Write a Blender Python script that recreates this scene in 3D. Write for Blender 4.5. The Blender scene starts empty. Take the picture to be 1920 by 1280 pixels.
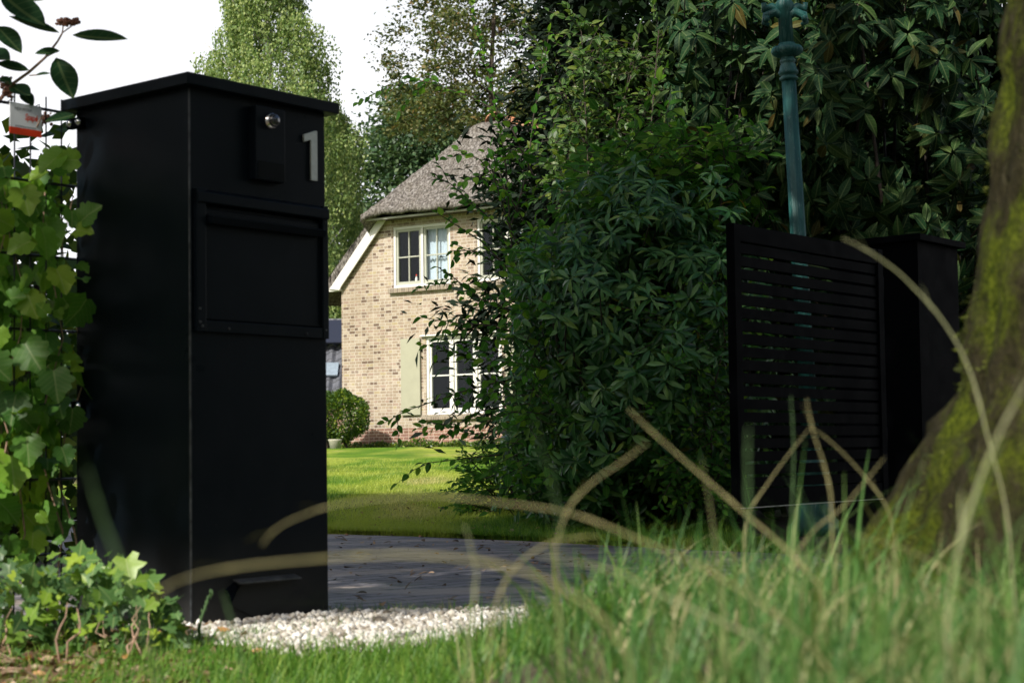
import bpy, math, random
import numpy as np
from mathutils import Vector, Matrix
R = math.radians
rng = np.random.default_rng(11)
random.seed(5)
S = bpy.context.scene
COL = S.collection

# ------------------------------------------------------------------ camera
FPX, PITCH, ROLL, SHIFT, CH = 3200.0, 3.065, 0.8, 37.6, 0.453
cd = bpy.data.cameras.new('camera'); cam = bpy.data.objects.new('camera', cd); COL.objects.link(cam)
cd.sensor_width = 36.0; cd.lens = FPX/1920*36; cd.shift_y = SHIFT/1920
cd.clip_start = 0.05; cd.clip_end = 3000
p_, r_ = R(PITCH), R(ROLL)
fwd = Vector((0, math.cos(p_), math.sin(p_))); up0 = Vector((0, -math.sin(p_), math.cos(p_))); rt0 = Vector((1, 0, 0))
UP = up0*math.cos(r_) + rt0*math.sin(r_); RT = rt0*math.cos(r_) - up0*math.sin(r_)
cam.matrix_world = Matrix(((RT.x, UP.x, -fwd.x, 0), (RT.y, UP.y, -fwd.y, 0), (RT.z, UP.z, -fwd.z, CH), (0, 0, 0, 1)))
cd.dof.use_dof = True; cd.dof.focus_distance = 10.5; cd.dof.aperture_fstop = 7.0
S.camera = cam
# ------------------------------------------------------------------ sky, sun, exposure
SUN = Vector((-0.40, -0.66, 0.64)).normalized()
el = math.asin(SUN.z); az = math.atan2(SUN.x, SUN.y)
w = bpy.data.worlds.new("World"); S.world = w; w.use_nodes = True
nt = w.node_tree; nt.nodes.clear()
sky = nt.nodes.new('ShaderNodeTexSky'); sky.sky_type = 'NISHITA'; sky.sun_disc = False
sky.sun_elevation = el; sky.sun_rotation = az; sky.dust_density = 4.0; sky.air_density = 1.0
bg = nt.nodes.new('ShaderNodeBackground'); bg.inputs['Strength'].default_value = 0.10
mx = nt.nodes.new('ShaderNodeMix'); mx.data_type = 'RGBA'
mx.inputs['B'].default_value = (9.5, 9.6, 9.9, 1)          # thin bright cloud low in the sky
tc = nt.nodes.new('ShaderNodeTexCoord'); sx = nt.nodes.new('ShaderNodeSeparateXYZ'); cr = nt.nodes.new('ShaderNodeMapRange')
cr.inputs['From Min'].default_value = 0.22; cr.inputs['From Max'].default_value = 0.45
cr.inputs['To Min'].default_value = 0.95; cr.inputs['To Max'].default_value = 0.0
nt.links.new(tc.outputs['Generated'], sx.inputs[0]); nt.links.new(sx.outputs['Z'], cr.inputs['Value'])
nt.links.new(cr.outputs[0], mx.inputs['Factor']); nt.links.new(sky.outputs[0], mx.inputs['A'])
nt.links.new(mx.outputs['Result'], bg.inputs['Color'])
ow = nt.nodes.new('ShaderNodeOutputWorld'); nt.links.new(bg.outputs[0], ow.inputs[0])
ld = bpy.data.lights.new('sun', 'SUN'); ld.energy = 4.6; ld.angle = R(0.53); ld.color = (1.0, 0.94, 0.84)
lo = bpy.data.objects.new('sun', ld); COL.objects.link(lo); ld.color = (1.0, 0.955, 0.88); lo.rotation_euler = SUN.to_track_quat('Z', 'Y').to_euler()
S.view_settings.view_transform = 'Standard'; S.view_settings.look = 'None'
S.view_settings.exposure = 0.38; S.view_settings.gamma = 1.0
S.render.engine = 'CYCLES'; S.render.resolution_x = 1024; S.render.resolution_y = 682
S.cycles.max_bounces = 8; S.cycles.transparent_max_bounces = 12

def P(px, py, Y):
    """point at depth Y on the ray through photo pixel (1920 wide)"""
    d = fwd + RT*((px-960)/FPX) - UP*((py-640-SHIFT)/FPX)
    return Vector((0, 0, CH)) + d*(Y/d.y)

# ------------------------------------------------------------------ materials
class NT:
    def __init__(s, name):
        s.m = bpy.data.materials.new(name); s.m.use_nodes = True; s.t = s.m.node_tree
        s.t.nodes.clear(); s.out = s.n('ShaderNodeOutputMaterial')
    def n(s, typ, **k):
        nd = s.t.nodes.new(typ)
        for a, b in k.items():
            if a.startswith('_'): nd.inputs[a[1:].replace('_', ' ')].default_value = b
            else: setattr(nd, a, b)
        return nd
    def l(s, a, b): s.t.links.new(a, b)
    def ramp(s, fac, stops, interp='LINEAR'):
        r = s.n('ShaderNodeValToRGB'); r.color_ramp.interpolation = interp
        e = r.color_ramp.elements
        while len(e) < len(stops): e.new(0.5)
        for i, (p, c) in enumerate(stops): e[i].position = p; e[i].color = (*c, 1)
        s.l(fac, r.inputs[0]); return r.outputs[0]
    def noise(s, scale, detail=4, rough=.55, vec=None, out='Fac'):
        n = s.n('ShaderNodeTexNoise'); n.inputs['Scale'].default_value = scale; n.inputs['Detail'].default_value = detail
        n.inputs['Roughness'].default_value = rough
        if vec is not None: s.l(vec, n.inputs['Vector'])
        return n.outputs[out]
    def mix(s, f, a, b, blend='MIX'):
        m = s.n('ShaderNodeMix'); m.data_type = 'RGBA'; m.blend_type = blend
        for sock, v in (('Factor', f), ('A', a), ('B', b)):
            if hasattr(v, 'links') or hasattr(v, 'is_linked'): s.l(v, m.inputs[sock])
            elif sock == 'Factor': m.inputs[sock].default_value = v
            else: m.inputs[sock].default_value = (*v, 1)
        return m.outputs['Result']
    def math(s, op, a, b=0.0, c=None):
        m = s.n('ShaderNodeMath', operation=op)
        for i, v in enumerate((a, b) if c is None else (a, b, c)):
            if hasattr(v, 'is_linked'): s.l(v, m.inputs[i])
            else: m.inputs[i].default_value = v
        return m.outputs[0]
    def obj(s): return s.n('ShaderNodeTexCoord').outputs['Object']
    def pos(s): return s.n('ShaderNodeNewGeometry').outputs['Position']
    def map(s, vec, scale=(1, 1, 1), rot=(0, 0, 0)):
        m = s.n('ShaderNodeMapping'); m.inputs['Scale'].default_value = scale; m.inputs['Rotation'].default_value = rot
        s.l(vec, m.inputs['Vector']); return m.outputs[0]
    def pbr(s, col, rough=.6, metal=0.0, bump=None, bs=.3, bd=.01, spec=.5, coat=0):
        b = s.n('ShaderNodeBsdfPrincipled')
        if hasattr(col, 'is_linked'): s.l(col, b.inputs['Base Color'])
        else: b.inputs['Base Color'].default_value = (*col, 1)
        if hasattr(rough, 'is_linked'): s.l(rough, b.inputs['Roughness'])
        else: b.inputs['Roughness'].default_value = rough
        b.inputs['Metallic'].default_value = metal; b.inputs['Specular IOR Level'].default_value = spec
        b.inputs['Coat Weight'].default_value = coat
        if bump is not None:
            u = s.n('ShaderNodeBump'); u.inputs['Strength'].default_value = bs; u.inputs['Distance'].default_value = bd
            s.l(bump, u.inputs['Height']); s.l(u.outputs[0], b.inputs['Normal'])
        return b
    def done(s, sh): s.l(sh.outputs[0], s.out.inputs[0]); return s.m

def leafmat(name, stops, trans=.3, rough=.45, veins=False, spec=.4, tcol=1.6, patch=None):
    m = NT(name); g = m.n('ShaderNodeNewGeometry')
    col = m.ramp(g.outputs['Random Per Island'], stops)
    n = m.noise(1.3, 2, vec=g.outputs['Position'])
    col = m.mix(m.math('MULTIPLY', n, .9), col, (.75, .78, .7), 'MULTIPLY')
    if patch:
        pn = m.noise(.62, 2, .5, m.map(g.outputs['Position'], (1.25, .38, 1), (0, 0, .25)))
        col = m.mix(m.ramp(pn, [(.45, (0, 0, 0)), (.51, (.9, .9, .9))]), col, patch)
        col = m.mix(m.ramp(pn, [(.60, (0, 0, 0)), (.67, (.7, .7, .7))]), col, (.62, .52, .26))
    if veins:
        uv = m.n('ShaderNodeUVMap'); sp = m.n('ShaderNodeSeparateXYZ'); m.l(uv.outputs[0], sp.inputs[0])
        ax = m.math('ABSOLUTE', sp.outputs['X'])
        rib = m.math('LESS_THAN', ax, .022)
        sv = m.math('FRACT', m.math('MULTIPLY', m.math('SUBTRACT', sp.outputs['Y'], m.math('MULTIPLY', ax, .75)), 7.0))
        sv = m.math('LESS_THAN', sv, .13)
        v = m.math('MULTIPLY', m.math('MAXIMUM', rib, m.math('MULTIPLY', sv, .45)), .16 if name[:4] in ('vibu', 'horn') else .4)
        col = m.mix(v, col, (.42, .50, .22))
        blot = m.noise(60, 3, vec=g.outputs['Position'])
        col = m.mix(m.math('MULTIPLY', blot, .35), col, (.6, .62, .4), 'MULTIPLY')
    b = m.pbr(col, rough, spec=spec)
    if trans <= 0: return m.done(b)
    t = m.n('ShaderNodeBsdfTranslucent')
    tcl = m.mix(1.0, col, (tcol, tcol*1.05, tcol*.55), 'MULTIPLY'); m.l(tcl, t.inputs[0])
    mxs = m.n('ShaderNodeMixShader'); mxs.inputs[0].default_value = trans
    m.l(b.outputs[0], mxs.inputs[1]); m.l(t.outputs[0], mxs.inputs[2])
    return m.done(mxs)

def simple(name, col, rough=.6, metal=0.0, var=.15, sc=12, bs=.15, spec=.5, coat=0):
    m = NT(name); n = m.noise(sc, 5, vec=m.pos())
    dark = tuple(c*(1-var) for c in col); lite = tuple(min(1, c*(1+var)) for c in col)
    c = m.ramp(n, [(.3, dark), (.7, lite)])
    return m.done(m.pbr(c, rough, metal, bump=n, bs=bs, bd=.002, spec=spec, coat=coat))

M = {}
# foliage palettes
M['birch'] = leafmat('birch_leaves', [(0, (.09, .16, .05)), (.5, (.20, .29, .08)), (1, (.38, .43, .16))], .35, .5)
M['green'] = leafmat('broadleaf_green', [(0, (.035, .08, .035)), (.6, (.07, .13, .055)), (1, (.13, .19, .08))], .25, .5)
M['autumn'] = leafmat('turning_leaves', [(0, (.05, .08, .025)), (.6, (.12, .15, .045)), (.93, (.19, .17, .06)), (1, (.28, .16, .06))], .3, .5)
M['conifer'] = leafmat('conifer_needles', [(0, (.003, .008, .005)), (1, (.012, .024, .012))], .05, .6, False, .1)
M['hornbeam'] = leafmat('hornbeam_leaves', [(0, (.03, .11, .016)), (.6, (.07, .22, .03)), (1, (.19, .33, .035))], .46, .5, True, .10)
M['lightleaf'] = leafmat('light_leaves', [(0, (.025, .075, .012)), (.7, (.055, .13, .016)), (1, (.13, .17, .02))], .35, .45, True)
M['rhodo'] = leafmat('rhododendron_leaves', [(0, (.010, .060, .014)), (.6, (.058, .18, .048)), (.93, (.16, .31, .09)), (.985, (.18, .28, .05)), (.998, (.18, .28, .05)), (1, (.40, .20, .01))], .16, .30, False, .33)
M['viburnum'] = leafmat('viburnum_leaves', [(0, (.006, .026, .009)), (.6, (.018, .062, .023)), (.95, (.045, .085, .022)), (1, (.11, .075, .02))], .18, .55, True, .12)
M['vine'] = leafmat('vine_leaves', [(0, (.07, .20, .035)), (.5, (.18, .40, .05)), (.93, (.30, .48, .05)), (1, (.40, .46, .04))], .45, .45, True, .4, 1.35)
M['ivy'] = leafmat('ivy_leaves', [(0, (.04, .10, .04)), (.6, (.10, .21, .06)), (.88, (.22, .36, .04)), (1, (.34, .44, .05))], .3, .38, True)
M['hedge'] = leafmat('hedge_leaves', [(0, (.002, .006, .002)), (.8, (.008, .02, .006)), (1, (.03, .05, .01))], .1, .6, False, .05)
M['box'] = leafmat('box_leaves', [(0, (.03, .07, .012)), (.7, (.07, .14, .02)), (1, (.26, .32, .03))], .3, .4)
M['grassb'] = leafmat('grass_blades', [(0, (.055, .15, .035)), (.6, (.11, .24, .055)), (.82, (.20, .31, .09)), (.88, (.36, .35, .17)), (1, (.50, .45, .25))], .35, .5)
M['lawnb'] = leafmat('lawn_blades', [(0, (.06, .17, .02)), (.6, (.13, .28, .035)), (1, (.30, .40, .08))], .35, .5)
M['lawnf'] = leafmat('mown_lawn_blades', [(0, (.06, .17, .015)), (.6, (.13, .27, .025)), (1, (.27, .38, .05))], .35, .5, patch=(.40, .46, .08))
M['dry'] = leafmat('dry_stalk', [(0, (.33, .29, .13)), (1, (.46, .42, .21))], .2, .6)
M['drypale'] = leafmat('pale_dry_stalk', [(0, (.38, .40, .22)), (1, (.50, .49, .30))], .3, .6)
M['greenstalk'] = leafmat('green_stalk', [(0, (.10, .19, .08)), (1, (.14, .24, .10))], .35, .5)
M['litter'] = leafmat('leaf_litter', [(0, (.10, .055, .03)), (.5, (.28, .18, .11)), (.85, (.48, .36, .26)), (1, (.60, .28, .10))], .1, .7)
M['berry'] = simple('berries', (.22, .09, .05), .5)
M['bark'] = simple('bark', (.06, .045, .032), .9, var=.5, sc=14, bs=.6)
M['twig'] = simple('twig_bark', (.045, .032, .022), .8, var=.4, sc=60)
M['palestem'] = simple('pale_stem', (.34, .22, .15), .7, var=.3, sc=60)
M['birchbark'] = simple('birch_bark', (.42, .40, .36), .8, var=.5, sc=5)

# black powder coat with dust, smudges
def blackmat(name, base, rough, dust=.25):
    m = NT(name); pz = m.pos()
    n1 = m.noise(9, 6, .65, pz); n2 = m.noise(420, 2, .5, pz); n3 = m.noise(2.2, 3, .5, m.map(pz, (6, 6, .7)))
    d = m.math('MULTIPLY', m.math('SUBTRACT', n3, .35), dust)
    c = m.mix(d, base, (.013, .017, .021))
    sp = m.math('GREATER_THAN', m.noise(160, 1, .5, pz), .80)
    zz0 = m.n('ShaderNodeSeparateXYZ'); m.l(pz, zz0.inputs[0]); mr = m.n('ShaderNodeMapRange'); m.l(zz0.outputs['Z'], mr.inputs[0]); mr.inputs[1].default_value = .02; mr.inputs[2].default_value = .26; mr.inputs[3].default_value = .8; mr.inputs[4].default_value = 0
    c = m.mix(m.math('MULTIPLY', mr.outputs[0], m.math('ADD', n1, .1)), c, (.05, .047, .043))
    c = m.mix(m.math('MULTIPLY', sp, .35), c, (.16, .15, .13))
    rg = m.math('ADD', m.math('MULTIPLY', n1, .30), rough-.12)
    return m.done(m.pbr(c, rg, 0, bump=n2, bs=.12, bd=.0004, spec=.10 if rough < .5 else .015))
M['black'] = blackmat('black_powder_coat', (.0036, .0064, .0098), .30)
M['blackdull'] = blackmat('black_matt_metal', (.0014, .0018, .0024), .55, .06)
M['steel'] = simple('brushed_steel', (.50, .52, .48), .42, .5, .08, 90, .05)
M['chrome'] = simple('chrome', (.75, .75, .77), .12, 1.0, .04, 20, .02)
M['lens'] = simple('dark_lens', (.02, .022, .03), .08, 0, .1, 20, .0, .8, 1)
M['gloss'] = simple('black_gloss', (.002, .003, .005), .2, 0, .1, 20, .0, .12)
M['edge'] = simple('edge_highlight_grey', (.05, .055, .06), .4, 0, .6, 45, .05, .3)  # grey that paints the pillar's corner highlight; screws and drawer lip share it
M['white'] = simple('white_paint', (.66, .65, .60), .5, 0, .06, 6, .05)
M['sage'] = simple('sage_paint', (.33, .325, .235), .55, 0, .05, 5, .05)
M['cream'] = simple('pale_sash_paint', (.36, .37, .30), .5, 0, .06, 5, .05)
M['curtain'] = simple('net_curtain', (.62, .68, .78), .8, 0, .06, 3, .05)
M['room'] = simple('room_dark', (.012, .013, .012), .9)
M['soffit'] = simple('dark_timber', (.05, .035, .025), .8, 0, .3)
M['orange'] = None
m = NT('ridge_tile'); n = m.noise(3.5, 4, vec=m.pos())
M['orange'] = m.done(m.pbr(m.ramp(n, [(.3, (.42, .16, .07)), (.55, (.55, .30, .17)), (.75, (.42, .36, .26))]), .8, bump=n, bs=.2))
m = NT('solar_panel'); M['solar'] = m.done(m.pbr((.010, .015, .032), .3, spec=.5))
m = NT('window_glass')
gl = m.n('ShaderNodeBsdfGlossy'); gl.inputs['Roughness'].default_value = .02; gl.inputs[0].default_value = (.9, .95, 1, 1)
tr = m.n('ShaderNodeBsdfTransparent'); tr.inputs[0].default_value = (.82, .87, .86, 1)
lw = m.n('ShaderNodeLayerWeight'); lw.inputs[0].default_value = .35
mm = m.n('ShaderNodeMixShader'); m.l(m.math('ADD', m.math('MULTIPLY', lw.outputs['Fresnel'], .32), .015), mm.inputs[0]); m.l(tr.outputs[0], mm.inputs[1]); m.l(gl.outputs[0], mm.inputs[2])
M['glass'] = m.done(mm)

TH = R(32.58); FU = Vector((math.cos(TH), -math.sin(TH), 0)); FN = Vector((-math.sin(TH), -math.cos(TH), 0)); FC = Vector((-3.3976, 35.0, 0))
def brickmat(name, stops, mortar, width=.2, row=.0625, squash=.62):
    m = NT(name); pz = m.pos()
    dt = m.n('ShaderNodeVectorMath', operation='DOT_PRODUCT'); m.l(pz, dt.inputs[0]); dt.inputs[1].default_value = tuple(FU)
    dn = m.n('ShaderNodeVectorMath', operation='DOT_PRODUCT'); m.l(pz, dn.inputs[0]); dn.inputs[1].default_value = tuple(FN)
    sp = m.n('ShaderNodeSeparateXYZ'); m.l(pz, sp.inputs[0])
    cb = m.n('ShaderNodeCombineXYZ'); m.l(m.math('ADD', dt.outputs['Value'], dn.outputs['Value']), cb.inputs[0]); m.l(sp.outputs['Z'], cb.inputs[1])
    wob = m.noise(3, 2, vec=pz, out='Color')
    vv = m.n('ShaderNodeVectorMath', operation='MULTIPLY_ADD'); m.l(wob, vv.inputs[0]); vv.inputs[1].default_value = (.012, .010, 0); m.l(cb.outputs[0], vv.inputs[2])
    b = m.n('ShaderNodeTexBrick'); m.l(vv.outputs[0], b.inputs['Vector'])
    b.inputs['Scale'].default_value = 1; b.inputs['Brick Width'].default_value = width; b.inputs['Row Height'].default_value = row
    b.inputs['Mortar Size'].default_value = .0062; b.inputs['Mortar Smooth'].default_value = .3; b.squash = squash; b.squash_frequency = 2
    b.inputs['Color1'].default_value = (0, 0, 0, 1); b.inputs['Color2'].default_value = (1, 1, 1, 1); b.inputs['Mortar'].default_value = (.5, .5, .5, 1)
    col = m.ramp(b.outputs['Color'], stops, 'CONSTANT')
    g = m.noise(30, 4, vec=pz)
    col = m.mix(.35, col, m.ramp(g, [(.3, (.45, .45, .45)), (.7, (1.1, 1.1, 1.05))]), 'MULTIPLY')
    col = m.mix(b.outputs['Fac'], col, mortar)
    st = m.noise(.9, 4, .6, m.map(pz, (1, 1, .5)))
    col = m.mix(m.ramp(st, [(.40, (0, 0, 0)), (.72, (.75, .75, .75))]), col, (.66, .62, .55), 'MULTIPLY')
    hgt = m.math('SUBTRACT', m.math('MULTIPLY', g, .3), b.outputs['Fac'])
    return m.done(m.pbr(col, .9, bump=hgt, bs=.6, bd=.006, spec=.2))
M['brick'] = brickmat('buff_brick', [(0, (.17, .12, .09)), (.07, (.34, .27, .20)), (.27, (.41, .335, .25)), (.45, (.36, .29, .22)), (.60, (.45, .38, .30)), (.80, (.37, .28, .22)), (.91, (.42, .35, .22)), (.955, (.26, .20, .16))], (.54, .50, .43), .155)
M['plinth'] = brickmat('red_plinth_brick', [(0, (.22, .12, .085)), (.3, (.30, .17, .125)), (.6, (.26, .15, .12)), (.85, (.34, .20, .15))], (.56, .47, .39))
M['sillb'] = brickmat('sill_brick', [(0, (.22, .18, .14)), (.5, (.30, .25, .19))], (.4, .36, .3), .055, .2, 1)

m = NT('thatch'); pz = m.pos()
n1 = m.noise(24, 5, .75, m.map(pz, (1, 1, .6))); n2 = m.noise(1.6, 4, .6, pz); n3 = m.noise(110, 3, .7, pz); n4 = m.noise(9, 4, .6, m.map(pz, (1.2, 1.2, .35)))
c = m.ramp(n1, [(.36, (.045, .040, .036)), (.5, (.165, .15, .135)), (.62, (.36, .34, .315))])
c = m.mix(m.ramp(n4, [(.35, (.6, .6, .6)), (.6, (0, 0, 0))]), c, (.62, .58, .52), 'MULTIPLY')
c = m.mix(m.ramp(n2, [(.5, (0, 0, 0)), (.75, (.35, .35, .35))]), c, (.14, .13, .075))
M['thatch'] = m.done(m.pbr(c, .95, bump=m.math('ADD', n1, m.math('MULTIPLY', n3, .5)), bs=1.0, bd=.03, spec=.1))

m = NT('roof_tiles'); pz = m.pos()
wv = m.n('ShaderNodeTexWave', bands_direction='X'); wv.inputs['Scale'].default_value = 1.3; wv.inputs['Distortion'].default_value = 0; m.l(pz, wv.inputs[0])
c = m.ramp(m.noise(4, 4, vec=pz), [(.3, (.08, .085, .10)), (.7, (.14, .145, .165))])
M['tiles'] = m.done(m.pbr(c, .5, bump=wv.outputs['Fac'], bs=.8, bd=.04))

m = NT('soil'); pz = m.pos(); n = m.noise(6, 6, .7, pz); n2 = m.noise(60, 4, .7, pz)
c = m.ramp(n2, [(.3, (.035, .024, .016)), (.6, (.10, .07, .045)), (.8, (.22, .16, .11))])
c = m.mix(m.ramp(n, [(.45, (0, 0, 0)), (.62, (.7, .7, .7))]), c, (.035, .07, .015))
M['soil'] = m.done(m.pbr(c, .95, bump=n2, bs=.8, bd=.02))

m = NT('lawn'); pz = m.pos()
n = m.noise(55, 5, .7, m.map(pz, (1, .35, 1))); n2 = m.noise(.62, 2, .5, m.map(pz, (1.25, .38, 1), (0, 0, .25))); n3 = m.noise(1.3, 5, .6, m.map(pz, (1, .5, 1)))
c = m.ramp(n, [(.25, (.05, .125, .008)), (.55, (.13, .24, .014)), (.8, (.22, .32, .025))])
c = m.mix(m.ramp(n2, [(.47, (0, 0, 0)), (.56, (.9, .9, .9))]), c, (.30, .35, .05))
c = m.mix(m.ramp(n2, [(.62, (0, 0, 0)), (.69, (.6, .6, .6))]), c, (.52, .42, .20))
c = m.mix(m.ramp(n3, [(.42, (0, 0, 0)), (.6, (.65, .65, .65))]), c, (.055, .145, .008))
M['lawn'] = m.done(m.pbr(c, .9, bump=n, bs=.8, bd=.02, spec=.15))

m = NT('pavers'); pz = m.pos(); mp = m.map(pz, (1, 1, 1), (0, 0, -.62))
b = m.n('ShaderNodeTexBrick'); m.l(mp, b.inputs['Vector']); b.inputs['Scale'].default_value = 1; b.inputs['Brick Width'].default_value = .2; b.inputs['Row Height'].default_value = .1
b.inputs['Mortar Size'].default_value = .006; b.inputs['Color1'].default_value = (.15, .14, .155, 1); b.inputs['Color2'].default_value = (.30, .275, .29, 1); b.inputs['Mortar'].default_value = (.02, .024, .014, 1)
n = m.noise(1.4, 5, .65, m.map(pz, (1, 2, 1))); n2 = m.noise(70, 4, vec=pz)
c = m.mix(.6, b.outputs['Color'], m.ramp(n2, [(.3, (.45, .45, .45)), (.7, (1.3, 1.3, 1.3))]), 'MULTIPLY')
c = m.mix(m.ramp(n, [(.48, (0, 0, 0)), (.60, (.7, .7, .7))]), c, (.48, .39, .32))
c = m.mix(m.ramp(m.noise(3.1, 4, .6, pz), [(.58, (0, 0, 0)), (.72, (.5, .5, .5))]), c, (.04, .065, .02))
M['pavers'] = m.done(m.pbr(c, .62, bump=m.math('SUBTRACT', m.math('MULTIPLY', n2, .3), b.outputs['Fac']), bs=.7, bd=.006))

m = NT('pebbles'); g = m.n('ShaderNodeNewGeometry')
c = m.ramp(g.outputs['Random Per Island'], [(0, (.18, .15, .11)), (.3, (.42, .38, .32)), (.65, (.60, .57, .51)), (1, (.80, .78, .74))])
M['pebble'] = m.done(m.pbr(c, .7, bump=m.noise(120, 3, vec=g.outputs['Position']), bs=.3, bd=.002))

m = NT('mossy_bark'); pz = m.pos()
n = m.noise(9, 6, .65, m.map(pz, (1, 1, .6))); n2 = m.noise(45, 5, .7, m.map(pz, (1, 1, .4))); 
c = m.ramp(n2, [(.3, (.009, .007, .004)), (.55, (.030, .024, .014)), (.75, (.070, .062, .040))])
mo = m.ramp(m.noise(120, 3, vec=pz), [(.3, (.022, .034, .003)), (.7, (.10, .125, .009))])
c = m.mix(m.ramp(n, [(.39, (.95, .95, .95)), (.53, (.08, .08, .08))]), c, mo)
M['mossbark'] = m.done(m.pbr(c, .95, bump=n2, bs=1, bd=.03, spec=.1))

m = NT('verdigris'); pz = m.pos(); n = m.noise(14, 6, .7, m.map(pz, (1, 1, .25))); n2 = m.noise(60, 4, .7, m.map(pz, (1, 1, .3)))
c = m.ramp(n, [(.3, (.007, .058, .052)), (.55, (.013, .10, .088)), (.72, (.12, .25, .22))])
c = m.mix(m.ramp(n2, [(.6, (0, 0, 0)), (.75, (.6, .6, .6))]), c, (.25, .34, .32))
M['teal'] = m.done(m.pbr(c, .55, bump=n2, bs=.3, bd=.002))
M['fenceblack'] = simple('fence_wire', (.012, .014, .02), .4)
M['signwhite'] = simple('sign_white', (.86, .88, .89), .35, 0, .03)
M['signred'] = simple('sign_red', (.80, .06, .015), .4, 0, .05)
M['signgrey'] = simple('sign_grey', (.08, .09, .09), .5)
M['lampglass'] = simple('lantern_glass', (.5, .55, .52), .2)

# ------------------------------------------------------------------ mesh helpers
def tag(o, label=None, cat=None, group=None, kind=None):
    if label: o['label'] = label
    if cat: o['category'] = cat
    if group: o['group'] = group
    if kind: o['kind'] = kind
    return o
def wloc(p):
    v = Vector((0, 0, 0))
    while p is not None: v = v + p.location; p = p.parent
    return v
def link_mesh(name, V, F, mat, parent=None, base=(0, 0, 0), smooth=True, uv=None):
    """V Nx3 world coords, F list of index lists or (K,n) array"""
    me = bpy.data.meshes.new(name); V = np.asarray(V, dtype=np.float32).reshape(-1, 3)
    off = np.array(wloc(parent) if parent is not None else base, dtype=np.float32)
    if isinstance(F, np.ndarray): groups = [F]
    elif isinstance(F, tuple): groups = list(F)
    else: groups = None
    V = V - off
    if groups is not None:
        me.vertices.add(len(V)); me.vertices.foreach_set('co', V.ravel())
        li = np.concatenate([g.ravel() for g in groups]).astype(np.int32)
        tot = np.concatenate([np.full(len(g), g.shape[1]) for g in groups]).astype(np.int32)
        st = np.concatenate([[0], np.cumsum(tot)[:-1]]).astype(np.int32)
        me.loops.add(len(li)); me.loops.foreach_set('vertex_index', li)
        me.polygons.add(len(tot)); me.polygons.foreach_set('loop_start', st); me.polygons.foreach_set('loop_total', tot)
        me.update(calc_edges=True)
        if uv is not None:
            l = me.uv_layers.new(name='UVMap'); l.data.foreach_set('uv', uv[li].astype(np.float32).ravel())
    else:
        me.from_pydata([tuple(map(float, v)) for v in V], [], F)
    me.materials.append(mat)
    if smooth: me.polygons.foreach_set('use_smooth', np.ones(len(me.polygons), dtype=bool))
    o = bpy.data.objects.new(name, me); COL.objects.link(o)
    if parent is not None: o.parent = parent
    else: o.location = base
    return o
def root(name, loc, label, cat, group=None):
    o = bpy.data.objects.new(name, None); COL.objects.link(o); o.location = loc; o.empty_display_size = .1
    return tag(o, label, cat, group)

class MB:
    def __init__(s): s.v = []; s.f = []
    def add(s, vs, fs):
        n = len(s.v); s.v += [Vector(v) for v in vs]; s.f += [tuple(i+n for i in f) for f in fs]; return s
    def box(s, o, a, b, c):
        """corner o with edge vectors a, b, c"""
        o, a, b, c = map(Vector, (o, a, b, c))
        if a.cross(b).dot(c) < 0: a, b = b, a
        vs = [o, o+a, o+a+b, o+b, o+c, o+a+c, o+a+b+c, o+b+c]
        return s.add(vs, [(0, 3, 2, 1), (4, 5, 6, 7), (0, 1, 5, 4), (1, 2, 6, 5), (2, 3, 7, 6), (3, 0, 4, 7)])
    def prism(s, poly, ext):
        """poly: list of 3d points, ext: extrusion vector"""
        poly = [Vector(p) for p in poly]; ext = Vector(ext); n = len(poly)
        s.add(poly + [p+ext for p in poly], [tuple(range(n))[::-1], tuple(range(n, 2*n))] + [(i, (i+1) % n, n+(i+1) % n, n+i) for i in range(n)])
        return s
    def tube(s, pts, rad, seg=8, cap=True):
        pts = [Vector(p) for p in pts]; n = len(pts); rad = [rad]*n if not hasattr(rad, '__len__') else rad
        rings = []; prev = None
        for i, p in enumerate(pts):
            t = (pts[min(i+1, n-1)]-pts[max(i-1, 0)]).normalized()
            if prev is None: prev = t.orthogonal().normalized()
            a = (prev - t*prev.dot(t)).normalized(); prev = a; b = t.cross(a)
            rings.append([p + (a*math.cos(2*math.pi*k/seg)+b*math.sin(2*math.pi*k/seg))*rad[i] for k in range(seg)])
        fs = []
        for i in range(n-1):
            for k in range(seg): fs.append((i*seg+k, i*seg+(k+1) % seg, (i+1)*seg+(k+1) % seg, (i+1)*seg+k))
        if cap: fs += [tuple(range(seg))[::-1], tuple(range((n-1)*seg, n*seg))]
        return s.add([v for r in rings for v in r], fs)
    def lathe(s, c, prof, seg=24, axis=None, flute=0, fl_n=12):
        """prof list of (r,h); around axis"""
        c = Vector(c); ax = Vector(axis or (0, 0, 1)).normalized(); a = ax.orthogonal().normalized(); b = ax.cross(a)
        vs = []
        for (r, h) in prof:
            for k in range(seg):
                th = 2*math.pi*k/seg; rr = r*(1 + flute*math.cos(fl_n*th))
                vs.append(c + ax*h + (a*math.cos(th)+b*math.sin(th))*rr)
        n = len(prof); fs = [(i*seg+k, i*seg+(k+1) % seg, (i+1)*seg+(k+1) % seg, (i+1)*seg+k) for i in range(n-1) for k in range(seg)]
        fs += [tuple(range(seg))[::-1], tuple(range((n-1)*seg, n*seg))]
        return s.add(vs, fs)
    def build(s, name, mat, parent=None, base=(0, 0, 0), smooth=False, bevel=0, seg=2):
        o = link_mesh(name, [tuple(v) for v in s.v], s.f, mat, parent, base, smooth)
        if bevel:
            b = o.modifiers.new('bevel', 'BEVEL'); b.width = bevel; b.segments = seg; b.limit_method = 'ANGLE'; b.angle_limit = R(40)
            b.harden_normals = False
        return o

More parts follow.
